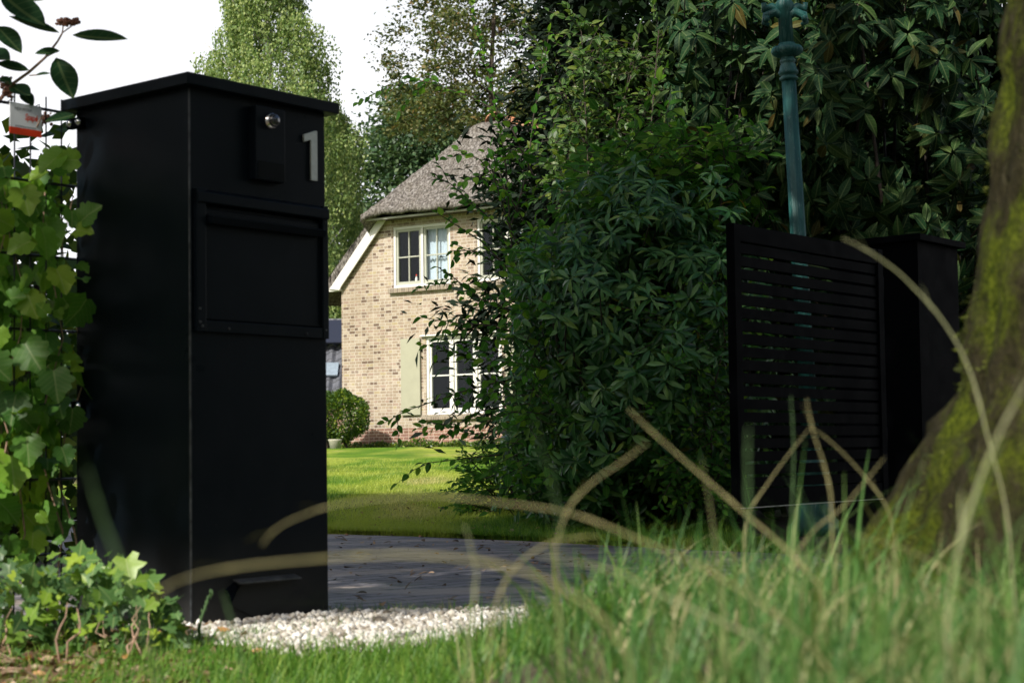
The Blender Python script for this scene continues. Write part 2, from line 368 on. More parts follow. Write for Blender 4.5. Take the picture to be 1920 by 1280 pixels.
# leaf templates: vertices (side, along, normal) and faces
def mk_leaf(w, n=4, fold=.12, droop=.12, peak=.4):
    V = []; F = []
    for i in range(n+1):
        y = i/n; ww = w*.5*math.sin(math.pi*min(1, y**(math.log(.5)/math.log(peak))))**.85 if 0 < i < n else 0
        z = -droop*y*y
        V += [(0, y, z)] if ww == 0 else [(-ww, y, z+fold*ww*2), (0, y, z), (ww, y, z+fold*ww*2)]
    idx = 1; T = []; Q = []
    T += [(0, 2, 1), (0, 3, 2)]
    for i in range(n-2):
        a = 1+3*i; b = a+3; Q += [(a, a+1, b+1, b), (a+1, a+2, b+2, b+1)]
    a = 1+3*(n-2); e = len(V)-1; T += [(a, a+1, e), (a+1, a+2, e)]
    return np.array(V), np.array(T), np.array(Q).reshape(-1, 4)
def mk_quad(w=.6):
    return np.array([(0, 0, 0), (w/2, .5, .06), (0, 1, -.05), (-w/2, .5, .06)]), np.zeros((0, 3), int), np.array([(0, 1, 2, 3)])
def mk_lobed(pts, cup=.12):
    """pts outline right half bottom->tip (x,y); mirrored; fan from centre"""
    out = pts + [(-x, y) for x, y in reversed(pts[:-1]) if x > 0]
    V = [(0, .38, 0)] + [(x, y, cup*(x*x+(y-.4)**2)*(1.5 if abs(x) > .2 else -1)) for x, y in out]
    n = len(out); F = [(0, 1+(i+1) % n, 1+i)[::-1] for i in range(n)]
    return np.array(V), np.array(F), np.zeros((0, 4), int)
L_OV = mk_leaf(.58, 4, .14, .15, .42)
L_LONG = mk_leaf(.27, 4, .24, .30, .52)
L_VIB = mk_leaf(.34, 5, .20, .30, .42)
L_Q = mk_quad(.62); L_N = mk_quad(.22)
L_VINE = mk_lobed([(0, .06), (.16, -.06), (.32, .02), (.44, .16), (.40, .25), (.54, .36), (.50, .48), (.40, .50), (.42, .66), (.30, .72), (.22, .80), (.14, .90), (0, 1.0)], .25)
L_IVY = mk_lobed([(0, .10), (.22, -.02), (.36, .10), (.27, .26), (.52, .46), (.40, .52), (.24, .55), (.16, .72), (0, 1.0)], .2)
def unit(a): return a/np.maximum(np.linalg.norm(a, axis=1, keepdims=True), 1e-9)
def leaves(name, Pn, D, N, Sz, tmpl, mat, parent=None, base=(0, 0, 0), extra=None):
    TV, TT, TQ = tmpl; k = len(Pn); D = unit(D); Sd = unit(np.cross(D, N)); Nn = np.cross(Sd, D)
    Sz = np.asarray(Sz)[:, None, None]
    V = Pn[:, None, :] + Sz*(TV[None, :, 0:1]*Sd[:, None, :] + TV[None, :, 1:2]*D[:, None, :] + TV[None, :, 2:3]*Nn[:, None, :])
    nv = len(TV); offs = (np.arange(k)*nv)[:, None, None]
    g = []
    if len(TT): g.append((TT[None]+offs).reshape(-1, 3))
    if len(TQ): g.append((TQ[None]+offs).reshape(-1, 4))
    uv = np.tile(TV[:, :2], (k, 1))
    return link_mesh(name, V.reshape(-1, 3), tuple(g), mat, parent, base, smooth=(nv > 5), uv=uv if nv > 5 else None)
def rnd(n): return unit(rng.normal(size=(n, 3)))
def arr(*v): return np.array(v, dtype=float)

# ------------------------------------------------------------------ terrain
def sst(x): x = np.clip(x, 0, 1); return x*x*(3-2*x)
def hgt(x, y):
    x = np.asarray(x, float); y = np.asarray(y, float)
    far = .57*np.clip((y-9.6)/24.0, 0, 1)
    mound = .21*sst((x+.24+.03*y)/.55)*sst((3.9+.5*np.clip(x-.5, 0, 1)-y)/1.3)
    mound = mound + .06*sst((x-.5)/.5)*sst((3.6-y)/1.0)
    return far + mound + .012*np.sin(x*1.7+.5)*np.sin(y*1.3)*sst((y+8)/10)*(np.abs(y) < 60) * (y < 30)
def H1(x, y): return float(hgt(x, y))
def yb(x): return 9.02 - .85*(x+.18) - .35*np.clip(x, 0, 9)**2      # lawn edge of the drive
def grid_mesh(name, xs, ys, mat, lift, kind='structure', keep=None):
    X, Y = np.meshgrid(xs, ys); Z = hgt(X, Y)+lift
    V = np.stack([X, Y, Z], -1).reshape(-1, 3); nx = len(xs); ny = len(ys)
    i, j = np.meshgrid(np.arange(nx-1), np.arange(ny-1)); a = (j*nx+i).ravel()
    F = np.stack([a, a+1, a+nx+1, a+nx], -1)
    if keep is not None:
        c = V[F].mean(1); F = F[keep(c[:, 0], c[:, 1])]
    o = link_mesh(name, V, F, mat); tag(o, kind=kind); return o
xs = np.concatenate([[-900, -400, -150, -60, -30, -18, -12], np.arange(-8, 8.01, .16), [12, 18, 30, 60, 150, 400, 900]])
ys = np.concatenate([[-900, -300, -80, -30, -12, -6], np.arange(-3, 14, .16), np.arange(14, 40, 1.0), [50, 70, 120, 250, 600, 1500]])
grid_mesh('ground', xs, ys, M['soil'], 0)
# driveway: strip whose far edge follows yb and near edge meets the pebbles
def strip(name, f0, f1, x0, x1, n, k, mat, lift):
    V = []; 
    for i in range(n+1):
        x = x0+(x1-x0)*i/n
        for j in range(k+1):
            y = f0(x)+(f1(x)-f0(x))*j/k; V.append((x, y, H1(x, y)+lift))
    a = np.array([(i*(k+1)+j) for i in range(n) for j in range(k)])
    F = np.stack([a, a+k+1, a+k+2, a+1], -1)
    return tag(link_mesh(name, V, F, mat), kind='structure')
drv_near = lambda x: 4.80 + .12*math.sin(x*2.1) - .10*(x+.5) + (0 if x < .9 else -0.0)
strip('driveway', drv_near, lambda x: float(yb(x))+.06*math.sin(x*5), -9, 1.25, 120, 24, M['pavers'], .006)
strip('lawn', lambda x: float(yb(x))+.03*math.sin(x*9), lambda x: 34.6-.64*max(-6, x+3.4) if x < 3.2 else 30.5, -14, 1.2, 110, 90, M['lawn'], .028)
strip('lawn_far', lambda x: 12.8, lambda x: 34.6-.64*(x+3.4), 1.2, 6.5, 24, 40, M['lawn'], .028)

# ------------------------------------------------------------------ letterbox pillar
PU = Vector((math.cos(R(51.15)), math.sin(R(51.15)), 0)); PV = Vector((-PU.y, PU.x, 0)); Z = Vector((0, 0, 1))
def pillar(c, Wd, Dp, Ht, label, letter):
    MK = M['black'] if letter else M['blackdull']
    """c: cap's nearest corner on the ground; front face along PU, side along PV"""
    c = Vector(c); rt = root('gate_pillar', (c.x, c.y, c.z), label, 'gate pillar')
    e = .030; b0 = c + (PU+PV)*e; w_ = Wd-2*e; d_ = Dp-2*e
    MB().box(b0, PU*w_, PV*d_, Z*(Ht-.030)).build('body', MK, rt, bevel=.0022)
    # cap as a folded tray: rim + slightly raised top
    cp = MB().box(c+Z*(Ht-.031), PU*Wd, PV*Dp, Z*.031)
    cp.build('cap', MK, rt, bevel=.002)
    F = lambda u, z, o=0: b0 + PU*u + Z*z - PV*o     # point on the front face
    def fbox(u0, u1, z0, z1, o0, o1, mb=None):
        mb = mb or MB(); return mb.box(F(u0, z0, o1), PU*(u1-u0), PV*(o1-o0), Z*(z1-z0))
    return rt, b0, w_, d_, F, fbox
rt, b0, pw, pd, PF, fbox = pillar((-.8193, 4.3197, 0), .5502, .5306, 1.4392, 'black metal letterbox pillar with house number 1, beside the ivy', True)
# letter flap frame: four mitred profiles
u0, u1, z0, z1 = .012, pw-.004, .776, 1.148
fr = MB()
fbox(u0, u0+.030, z0, z1-.002, 0, .016, fr); fbox(u1-.022, u1, z0, z1-.002, 0, .016, fr); fbox(u0+.030, u1-.022, z0, z0+.030, 0, .014, fr)
fr.prism([PF(u0, z1, 0), PF(u0, z1-.012, .022), PF(u0, z1-.038, .022), PF(u0, z1-.045, 0)], PU*(u1-u0))
fo = fr.build('letter_flap_frame', M['black'], rt, bevel=.002)
fl = fbox(u0+.032, u1-.024, z0+.032, z1-.050, 0, .006).build('letter_flap', M['black'], rt, bevel=.003)
ib = MB()
fbox(u0+.034, u0+.038, z0+.034, z1-.07, .006, .0085, ib); fbox(u1-.030, u1-.026, z0+.034, z1-.07, .006, .0085, ib); fbox(u0+.038, u1-.030, z0+.034, z0+.038, .006, .0085, ib)
ib.build('flap_rim', M['black'], fl)
MB().prism([PF(u0+.036, z1-.066, .006), PF(u0+.040, z1-.073, .036), PF(u0+.040, z1-.092, .030), PF(u0+.036, z1-.088, .006)], PU*(u1-u0-.066)).build('rain_visor', M['black'], rt, bevel=.0015)
for (u, z) in ((.020, .80), (.020, 1.118), (.12, .787), (.40, .787), (.12, 1.125), (.36, 1.125), (u1-.012, .80), (u1-.012, 1.10), (.020, .835), (.028, .79)):
    MB().lathe(PF(u, z, .0125 if .03 < u < .4 and z < 1 else .0155), [(.0035, 0), (.0035, .0022), (.0018, .0035)], 10, -PV).build('screw', M['edge'], fo, smooth=True)
MB().prism([b0-PU*.0006-PV*.0006, b0+PU*.0035-PV*.0008, b0-PU*.0008+PV*.0035], Z*(1.4392-.034)).build('corner_highlight', M['edge'], rt)  # thin pale strip, a highlight put into colour along the near corner
# doorbell camera unit
bu0, bu1, bz0, bz1 = .205, .312, 1.190, 1.388
db = MB().box(PF(bu0, bz0, .028), PU*(bu1-bu0), PV*.028, Z*(bz1-bz0)).build('doorbell', M['black'], rt, bevel=.002)
MB().lathe(PF((bu0+bu1)/2, 1.352, .028), [(.022, 0), (.022, .004), (.0195, .006), (.0195, .012)], 28, -PV).build('lens_ring', M['chrome'], db, smooth=True)
MB().lathe(PF((bu0+bu1)/2, 1.352, .040), [(.0185, 0), (.0180, .005), (.015, .010), (.010, .0135), (.004, .0150), (.001, .0152)], 28, -PV).build('lens_dome', M['lens'], db, smooth=True)
fbox(bu0+.006, bu1-.004, bz0+.004, bz0+.050, .028, .0292).build('reader_window', M['gloss'], db)
# house number 1
ns = [(.064, 0), (.064, .140), (.054, .140), (.010, .124), (.010, .104), (.038, .112), (.038, 0)]
n0u, n0z = .400, 1.214
ns = [(x*0.95, z) for x, z in ns]
MB().prism([PF(n0u+x-.008, n0z+z, .003) for x, z in ns], -PV*.006).build('house_number', M['steel'], rt, bevel=.0012)
# lower parcel flap tilted out: hood, two cheeks and dark opening
k0, k1, kz = .11, .36, .102
hd = MB().prism([PF(k0+.03, kz+.030, .0), PF(k0+.03, kz+.034, .002), PF(k0+.03, kz+.026, .030), PF(k0+.03, kz+.021, .030)], PU*(k1-k0-.03))
hd.build('drawer_lip', M['edge'], rt, bevel=.001)
MB().prism([PF(k0, kz+.006, .001), PF(k0+.035, kz+.026, .001), PF(k0+.035, kz+.016, .016), PF(k0+.012, kz-.03, .012)], -PV*.003).build('drawer_cheek', M['gloss'], rt)
MB().prism([PF(k0+.01, kz-.030, .0015), PF(k0+.06, kz+.018, .0015), PF(k1-.02, kz+.018, .0015), PF(k1-.005, kz-.01, .0015), PF(k1-.06, kz-.052, .0015), PF(k0+.10, kz-.068, .0015)], -PV*.002).build('drawer_opening', M['room'], rt)
# fence clamps on the left face near the back corner
def clamp(z):
    base = b0 + PV*(pd+.002) + Z*z
    cl = MB().box(base - PU*.020 - PV*.045, PU*.020, PV*.060, Z*.028).box(base-PU*.004-PV*.045, PU*.004, PV*.05, Z*.028).build('fence_clamp', M['blackdull'], rt, bevel=.002)
    for k in (-.001, -.040):
        MB().lathe(base + PV*k - PU*.020 + Z*.014, [(.010, 0), (.010, .003), (.008, .007), (.004, .010), (.001, .0105)], 18, -PU).build('bolt', M['chrome'], cl, smooth=True)
for z in (1.358, .582): clamp(z)

# wire mesh fence to the left of the pillar
FB = b0 + PV*(pd+.006) - PU*.01      # fence start (right end)
fdir = -PU
ft = root('wire_fence', (FB.x, FB.y, 0), 'black welded wire mesh fence panel running off left of the pillar', 'fence')
mb = MB(); L = 2.0
for i in range(40):
    s = .035 + i*.05; p = FB + fdir*s
    mb.tube([Vector((p.x, p.y, .04)), Vector((p.x, p.y, 1.435))], .0026, 6)
for k in range(7):
    z = 1.400 - .2*k
    for o in (-.0055, .0055):
        mb.tube([FB - PU*(-.01) + PV*o + Z*z, FB + fdir*L + PV*o + Z*z], .0031, 6)
mb.build('wire_mesh', M['fenceblack'], ft, smooth=True)
pe = FB + fdir*L
MB().box(pe + Vector((-.025, -.025, 0)), (.05, 0, 0), (0, .05, 0), (0, 0, 1.45)).build('post', M['fenceblack'], ft, bevel=.003)
# sign on the fence
s1 = .108; SW, SHt = .100, .084
o_ = FB + fdir*(s1+SW) - PV*.010 + Z*1.318
sg = root('fence_sign', tuple(o_), 'small white fence maker sign with red lower band hung on the wire mesh', 'sign')
MB().box(o_+Z*.018, PU*SW, -PV*.0025, Z*(SHt-.018)).build('plate', M['signwhite'], sg)
MB().box(o_, PU*SW, -PV*.0025, Z*.018).build('red_band', M['signred'], sg)
def text(txt, size, orig, mat, parent, shear=0, xs=1.0, offset=0):
    cu = bpy.data.curves.new('lettering', 'FONT'); cu.body = txt; cu.size = size; cu.shear = shear; cu.extrude = 0; cu.offset = offset
    to = bpy.data.objects.new('lettering', cu); COL.objects.link(to)
    dg = bpy.context.evaluated_depsgraph_get(); me = bpy.data.meshes.new_from_object(to.evaluated_get(dg))
    V = [orig + PU*(v.co.x*xs) + Z*v.co.y - PV*.0030 for v in me.vertices]
    F = [tuple(p.vertices) for p in me.polygons]
    bpy.data.objects.remove(to)
    o = link_mesh('lettering', [tuple(v) for v in V], F, mat, parent, smooth=False); return o
text('HEKWERK', .0125, o_+Z*.064+PU*.014, M['signgrey'], sg, 0, .95)
text('Spapé', .0235, o_+Z*.042+PU*.046, M['signred'], sg, .25, .72, .0006)
mb = MB()
for k in range(11): mb.box(o_+Z*.0215+PU*(.016+k*.006)-PV*.0026, PU*.0042, -PV*.0004, Z*.0018)
mb.build('small_print', M['signgrey'], sg)
for k in (.004, SW-.008):
    MB().tube([o_+Z*(SHt-.004)+PU*k-PV*.004, o_+Z*(SHt+.006)+PU*k-PV*.003, o_+Z*(SHt+.003)+PU*k+PV*.014], .0015, 5).build('tie', M['fenceblack'], sg)

# ------------------------------------------------------------------ second pillar, gate, lamp post
c2 = P(1725, 435, 7.83)
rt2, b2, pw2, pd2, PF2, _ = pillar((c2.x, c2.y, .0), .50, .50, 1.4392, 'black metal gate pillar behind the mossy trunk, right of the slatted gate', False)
cl = MB().box(b2+PV*.40+Z*1.345-PU*.03, PU*.03, PV*.03, Z*.05).build('fence_clamp', M['blackdull'], rt2)
for z in (.014, .038): MB().lathe(b2+PV*.40+PV*.013+Z*(1.345+z)-PU*.03, [(.010, 0), (.010, .004), (.006, .010), (.001, .011)], 16, -PU).build('bolt', M['chrome'], cl, smooth=True)
# gate leaf: lies in the plane of the pillars' front faces
g0 = Vector((-.47+.627*2.09, 4.75+.779*2.09, 0)); GL = 1.22; gz0, gz1 = .240, 1.305
gt = root('slatted_gate', (g0.x, g0.y, 0), 'black slatted metal gate leaf standing in front of the teal lamp post', 'gate')
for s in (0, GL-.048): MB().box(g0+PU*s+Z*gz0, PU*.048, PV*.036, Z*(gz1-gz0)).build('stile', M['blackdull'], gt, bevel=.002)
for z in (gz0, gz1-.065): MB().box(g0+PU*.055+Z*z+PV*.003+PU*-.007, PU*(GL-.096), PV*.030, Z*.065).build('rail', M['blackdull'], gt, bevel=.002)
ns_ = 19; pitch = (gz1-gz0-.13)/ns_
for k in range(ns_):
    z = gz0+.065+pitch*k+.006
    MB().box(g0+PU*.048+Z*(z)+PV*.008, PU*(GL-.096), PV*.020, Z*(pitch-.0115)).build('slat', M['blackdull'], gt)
MB().tube([g0+PU*.04+Z*(gz0-.006)+PV*.02, g0+PU*(GL-.02)+Z*(gz0-.004)+PV*.02], .002, 6).build('bottom_wire', M['steel'], gt)
for z in (.45, 1.1): MB().lathe(g0+PU*(GL+.015)+Z*z+PV*.02, [(.013, 0), (.013, .09)], 14).build('hinge', M['blackdull'], gt, smooth=True)
# lamp post, leaning slightly
lb = P(1530, 975, 9.0); lb.z = 0.0; lt = P(1476, 100, 9.0); ax = (lt-lb).normalized()
lp = root('lamp_post', tuple(lb), 'old teal cast iron lamp post leaning left behind the gate', 'lamp post')
zz = lambda py: (P(1490, py, 9.0).z)/ax.z
MB().lathe(lb, [(.13, 0), (.13, .06), (.10, .10), (.085, .32), (.095, .34), (.065, .38), (.045, .45)], 20, ax).build('base', M['teal'], lp, smooth=True)
MB().lathe(lb, [(.045, .44), (.0365, zz(152))], 64, ax, .06, 8).build('shaft', M['teal'], lp, smooth=True)
h = zz(152)
MB().lathe(lb, [(.038, h), (.049, h+.006), (.050, h+.018), (.042, h+.022), (.040, h+.030), (.051, h+.036), (.054, h+.048), (.047, h+.058), (.041, h+.085), (.035, h+.095), (.042, h+.10), (.042, h+.112), (.035, h+.118), (.035, h+.128)], 28, ax).build('collar', M['teal'], lp, smooth=True)
h2 = h+.128
MB().lathe(lb, [(.040, h2), (.055, h2+.006), (.079, h2+.022), (.083, h2+.038), (.074, h2+.055), (.046, h2+.062), (.042, h2+.075)], 72, ax, .035, 24).build('fluted_knop', M['teal'], lp, smooth=True)
h3 = h2+.075
MB().lathe(lb, [(.038, h3), (.036, h3+.17), (.044, h3+.18), (.050, h3+.21), (.036, h3+.23), (.030, h3+.55)], 48, ax, .05, 10).build('upper_shaft', M['teal'], lp, smooth=True)
for sgn in (-1, 1):
    mb = MB(); a0 = lb+ax*(h3+.14); pts = [a0, a0+Vector((sgn*.05, 0, .03)), a0+Vector((sgn*.10, 0, .01)), a0+Vector((sgn*.11, 0, -.03)), a0+Vector((sgn*.085, 0, -.04))]
    mb.tube(pts, [.030, .026, .024, .018, .010], 9); mb.tube([a0+Vector((0, 0, .02)), a0+Vector((sgn*.07, .01, .06)), a0+Vector((sgn*.11, .01, .05)), a0+Vector((sgn*.11, .0, .08))], [.024, .022, .024, .014], 9)
    mb.lathe(a0+Vector((sgn*.10, -.02, -.01)), [(.002, -.02), (.016, -.01), (.016, .01), (.002, .02)], 10)
    mb.build('scroll_bracket', M['teal'], lp, smooth=True)
ht = h3+.55
MB().lathe(lb, [(.03, ht), (.09, ht+.03), (.10, ht+.05)], 6, ax).build('lantern_seat', M['teal'], lp)
MB().lathe(lb, [(.10, ht+.05), (.17, ht+.40)], 6, ax).build('lantern_glass', M['lampglass'], lp)
MB().lathe(lb, [(.19, ht+.40), (.18, ht+.43), (.10, ht+.55), (.03, ht+.60), (.02, ht+.68)], 6, ax).build('lantern_roof', M['teal'], lp)

# ------------------------------------------------------------------ house
HB = .55
hr = root('thatched_house', (FC.x, FC.y, HB), 'buff brick house with grey thatched roof beyond the lawn', 'house')
def FP(t, z, o=0): return FC + FU*t + FN*o + Z*z
TW0, TW1, TC = -.12, 6.22, 3.05
zt = lambda t: 5.22+.0*t
def rake(t): return 3.94+1.115*(min(t, 2*TC-t)+.16)
op = [(2.0, 3.8, 1.23, 2.78), (1.21, 2.62, 3.80, 5.04), (3.25, 4.62, 3.80, 5.04)]
mb = MB(); ts = [TW0, .70, 1.21, 2.0, 2.62, 3.25, 3.8, 4.62, 5.10, TW1]; zs = [.98, 1.23, 2.78, 3.80, 5.04, 5.18]
for i in range(len(ts)-1):
    for j in range(len(zs)-1):
        a, b, c, d = ts[i], ts[i+1], zs[j], zs[j+1]; tm, zm = (a+b)/2, (c+d)/2
        if any(o[0] < tm < o[1] and o[2] < zm < o[3] for o in op): continue
        if i in (0, len(ts)-2) and c >= 3.79:
            if j == 3: mb.add([FP(a, c), FP(b, c), FP(b, min(d, rake(b)), 0), FP(a, min(d, rake(a)+.05), 0)], [(0, 1, 2, 3)])
            continue
        mb.add([FP(a, c), FP(b, c), FP(b, d), FP(a, d)], [(0, 1, 2, 3)])
for o in op:   # reveals
    a, b, c, d = o
    for q in ([(a, c), (a, d)], [(b, d), (b, c)], [(a, d), (b, d)], [(b, c), (a, c)]):
        (p1, q1), (p2, q2) = q; mb.add([FP(p1, q1), FP(p2, q2), FP(p2, q2, -.16), FP(p1, q1, -.16)], [(0, 1, 2, 3)])
for tt in (TW0, TW1): mb.add([FP(tt, .98), FP(tt, 3.9), FP(tt, 3.9, -9.5), FP(tt, .98, -9.5)], [(0, 1, 2, 3)])
mb.add([FP(TW0, .98, -9.5), FP(TW1, .98, -9.5), FP(TW1, 4, -9.5), FP(TC, 7, -9.5), FP(TW0, 4, -9.5)], [(0, 1, 2, 3, 4)])
mb.build('wall', M['brick'], hr)
mb = MB()
mb.box(FP(TW0-.006, HB-.4, -9.5), FU*(TW1-TW0+.012), FN*(9.5+.006), Z*(.98-HB+.4)).build('plinth', M['plinth'], hr)
# windows
def window(o, lights, sash_mat, curtain=(), open_sash=()):
    a, b, c, d = o; f = .055
    mb = MB(); dp = .07; of = -.05
    def fb(mbx, t0, t1, za, zb, o0, o1): mbx.box(FP(t0, za, o0), FU*(t1-t0), FN*(o1-o0), Z*(zb-za))
    fb(mb, a, a+f, c, d, of-dp, of+.03); fb(mb, b-f, b, c, d, of-dp, of+.03); fb(mb, a+f, b-f, d-f, d, of-dp, of+.03); fb(mb, a+f, b-f, c, c+f, of-dp, of+.045)
    edges = [a+f + (b-a-2*f)*k/lights for k in range(lights+1)]
    for e_ in edges[1:-1]: fb(mb, e_-.028, e_+.028, c+f, d-f, of-dp, of+.028)
    win = mb.build('window', M['white'], hr, bevel=.004)
    for k in range(lights):
        t0, t1 = edges[k]+(.037 if k else .002), edges[k+1]-(.037 if k < lights-1 else .002); za, zb = c+f+.002, d-f-.002
        sm = MB(); s_ = .048
        fb(sm, t0, t0+s_, za, zb, of-.05, of+.005); fb(sm, t1-s_, t1, za, zb, of-.05, of+.005)
        fb(sm, t0+s_, t1-s_, zb-s_, zb, of-.05, of+.005); fb(sm, t0+s_, t1-s_, za, za+s_+.02, of-.05, of+.005)
        zm = (za+zb)/2; fb(sm, t0+s_, t1-s_, zm-.013, zm+.013, of-.045, of)
        if lights == 2: tm = (t0+t1)/2; fb(sm, tm-.012, tm+.012, za+s_+.02, zm-.013, of-.044, of-.001); fb(sm, tm-.012, tm+.012, zm+.013, zb-s_, of-.044, of-.001)
        sh = sm.build('sash', sash_mat, win, bevel=.003)
        MB().add([FP(t0+s_, za+s_, of-.028), FP(t1-s_, za+s_, of-.028), FP(t1-s_, zb-s_, of-.028), FP(t0+s_, zb-s_, of-.028)], [(0, 1, 2, 3)]).build('pane', M['glass'], win)
        if k in curtain:
            cm = MB(); n = 24
            vs = [FP(t0+(t1-t0)*i/n, zq, of-.14+.018*math.sin(i*1.9)) for zq in (za, zb) for i in range(n+1)]
            cm.add(vs, [(i, i+1, n+2+i, n+1+i) for i in range(n)]); cm.build('curtain', M['curtain'], win, smooth=True)
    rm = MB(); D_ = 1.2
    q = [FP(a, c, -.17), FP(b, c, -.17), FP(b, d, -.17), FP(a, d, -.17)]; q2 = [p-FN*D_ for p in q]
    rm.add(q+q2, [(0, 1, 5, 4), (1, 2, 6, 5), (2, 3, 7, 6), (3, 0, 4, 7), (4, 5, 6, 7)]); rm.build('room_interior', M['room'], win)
    return win
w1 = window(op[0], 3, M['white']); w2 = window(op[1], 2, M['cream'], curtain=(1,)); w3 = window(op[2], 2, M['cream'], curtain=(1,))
def wbox(name, mat, par, t0, t1, za, zb, o0, o1, bv=.004): return MB().box(FP(t0, za, o0), FU*(t1-t0), FN*(o1-o0), Z*(zb-za)).build(name, mat, par, bevel=bv)
wbox('lintel_flashing', M['white'], w1, 1.90, 3.9, 2.79, 2.822, .002, .07)
for wi, o in ((w1, op[0]), (w2, op[1]), (w3, op[2])): wbox('sill', M['sillb'], wi, o[0]-.08, o[1]+.08, o[2]-.10, o[2]-.002, -.05, .085)
# small bottle in the upper window is part of what stands inside
bt = MB().lathe(FP(1.72, 3.875, -.10), [(.028, 0), (.030, .10), (.012, .14), (.012, .15)], 12).build('bottle', M['white'], None, base=tuple(FP(1.72, 3.875, -.10)), smooth=True)
tag(bt, 'small white bottle with red cap standing inside the upper left window', 'bottle')
MB().lathe(FP(1.72, 3.875, -.10), [(.014, .15), (.014, .185)], 12).build('bottle_cap', M['signred'], bt, smooth=True)
for t0, t1 in ((1.42, 1.89), (3.92, 4.39)):
    sh = wbox('shutter', M['sage'], hr, t0, t1, 1.235, 2.77, .025, .062)
    for z in (1.5, 2.5): wbox('hinge', M['blackdull'], sh, (t1 if t0 < 3 else t0-.04), (t1+.04 if t0 < 3 else t0), z, z+.04, .003, .03, 0)
# rake board (bargeboard) both sides, soffit, eave fillet
for side in (0, 1):
    mt = lambda t: t if side == 0 else 2*TC-t
    a = (-.36, 3.88)
    pl = [(-.36, 3.88), (-.32, 3.90), (.84, 5.20), (1.12, 5.20), (-.05, 3.90), (-.08, 3.84)]
    MB().prism([FP(mt(t), z, .085) for t, z in pl], FN*.035).build('bargeboard', M['white'], hr, bevel=.004)
    MB().prism([FP(mt(a[0]-.02), a[1]-.05, -.02), FP(mt(a[0]+.26), a[1]-.05, -.02), FP(mt(a[0]+.26), a[1]-.01, -.02), FP(mt(a[0]-.02), a[1]-.01, -.02)], FN*.10).build('eave_return', M['white'], hr)
wbox('soffit', M['soffit'], hr, .95, 2*TC-.95, 5.182, 5.21, -.02, .33, 0)
wbox('eave_fillet', M['cream'], hr, .80, 2*TC-.80, 5.165, 5.20, .33, .355, 0)
# thatch slab as a height field in (t, off)
def smin(a, b, k): h_ = np.clip(.5+.5*(b-a)/k, 0, 1); return b*(1-h_)+a*h_-k*h_*(1-h_)
tv = np.arange(-.66, 2*TC+.67, .045); ov = np.concatenate([np.arange(-10, -2, .25), np.arange(-2, .461, .05)])
T_, O_ = np.meshgrid(tv, ov); q = np.minimum(T_, 2*TC-T_)
zm_ = 7.37-.905*(TC-q)-.11*np.clip((.7-q), 0, 9)
zh_ = 7.38-1.475*(O_+.93)-.10*np.clip(O_+.93, 0, 9)*(1.4-np.clip(O_+.93, 0, 1.4))
Zt = smin(smin(zm_, zh_, .10), 7.12+0*T_, .12)
Zt = np.maximum(Zt, 3.2) + .012*np.sin(T_*9+O_*5)+rng.normal(0, .007, Zt.shape)
thick = (.30+.03*np.sin(T_*3))*np.where(q > .72, np.clip((.75-O_)/.75, .38, 1), 1)
def taper(arrz): return arrz
TVx = T_ + 0*O_; top = np.stack([FC.x+FU.x*T_+FN.x*O_, FC.y+FU.y*T_+FN.y*O_, Zt], -1).reshape(-1, 3)
O2 = O_-.0; edge = (np.minimum(q+.72, .5-(O_-.0)+.0)/.12)
bot = top.copy(); bot[:, 2] -= (thick).ravel()
ny, nx = T_.shape; i, j = np.meshgrid(np.arange(nx-1), np.arange(ny-1)); a = (j*nx+i).ravel(); nN = nx*ny
F1 = np.stack([a, a+nx, a+nx+1, a+1], -1); F2 = np.stack([a, a+1, a+nx+1, a+nx], -1)+nN
bd = [k for k in range(nx)] + [k*nx+nx-1 for k in range(1, ny)] + [(ny-1)*nx+k for k in range(nx-2, -1, -1)] + [k*nx for k in range(ny-2, 0, -1)]
bd = np.array(bd); F3 = np.stack([bd, np.roll(bd, -1), np.roll(bd, -1)+nN, bd+nN], -1)
# the two low flanks stop a little behind the front of the half hip
fl_ = (q.ravel() < .70) & (O_.ravel() > .07)
for Vv in (top, bot):
    ex = np.where(fl_, (O_.ravel()-.065)/.9, 0); Vv[:, 0] -= FN.x*ex*0.9; Vv[:, 1] -= FN.y*ex*0.9
link_mesh('roof', np.concatenate([top, bot]), np.concatenate([F1, F2, F3]), M['thatch'], hr, smooth=False)
for k in range(17):   # ridge tiles
    c_ = FP(TC, 7.17, -1.0-.50*k); mb = MB()
    n = 8; vs = []
    for s, r in ((.02, .185), (-.52, .165)):
        vs += [c_ + FN*s + FU*(math.cos(math.pi*i/n)*r*1.15) + Z*(math.sin(math.pi*i/n)*r-.02) for i in range(n+1)]
    vs += [v-Z*.02 for v in vs]
    m_ = n+1; mb.add(vs, [(i, i+1, m_+i+1, m_+i) for i in range(n)]+[(i, 2*m_+i, 2*m_+i+1, i+1) for i in range(n)])
    mb.build('ridge_tile', M['orange'], hr, smooth=True)

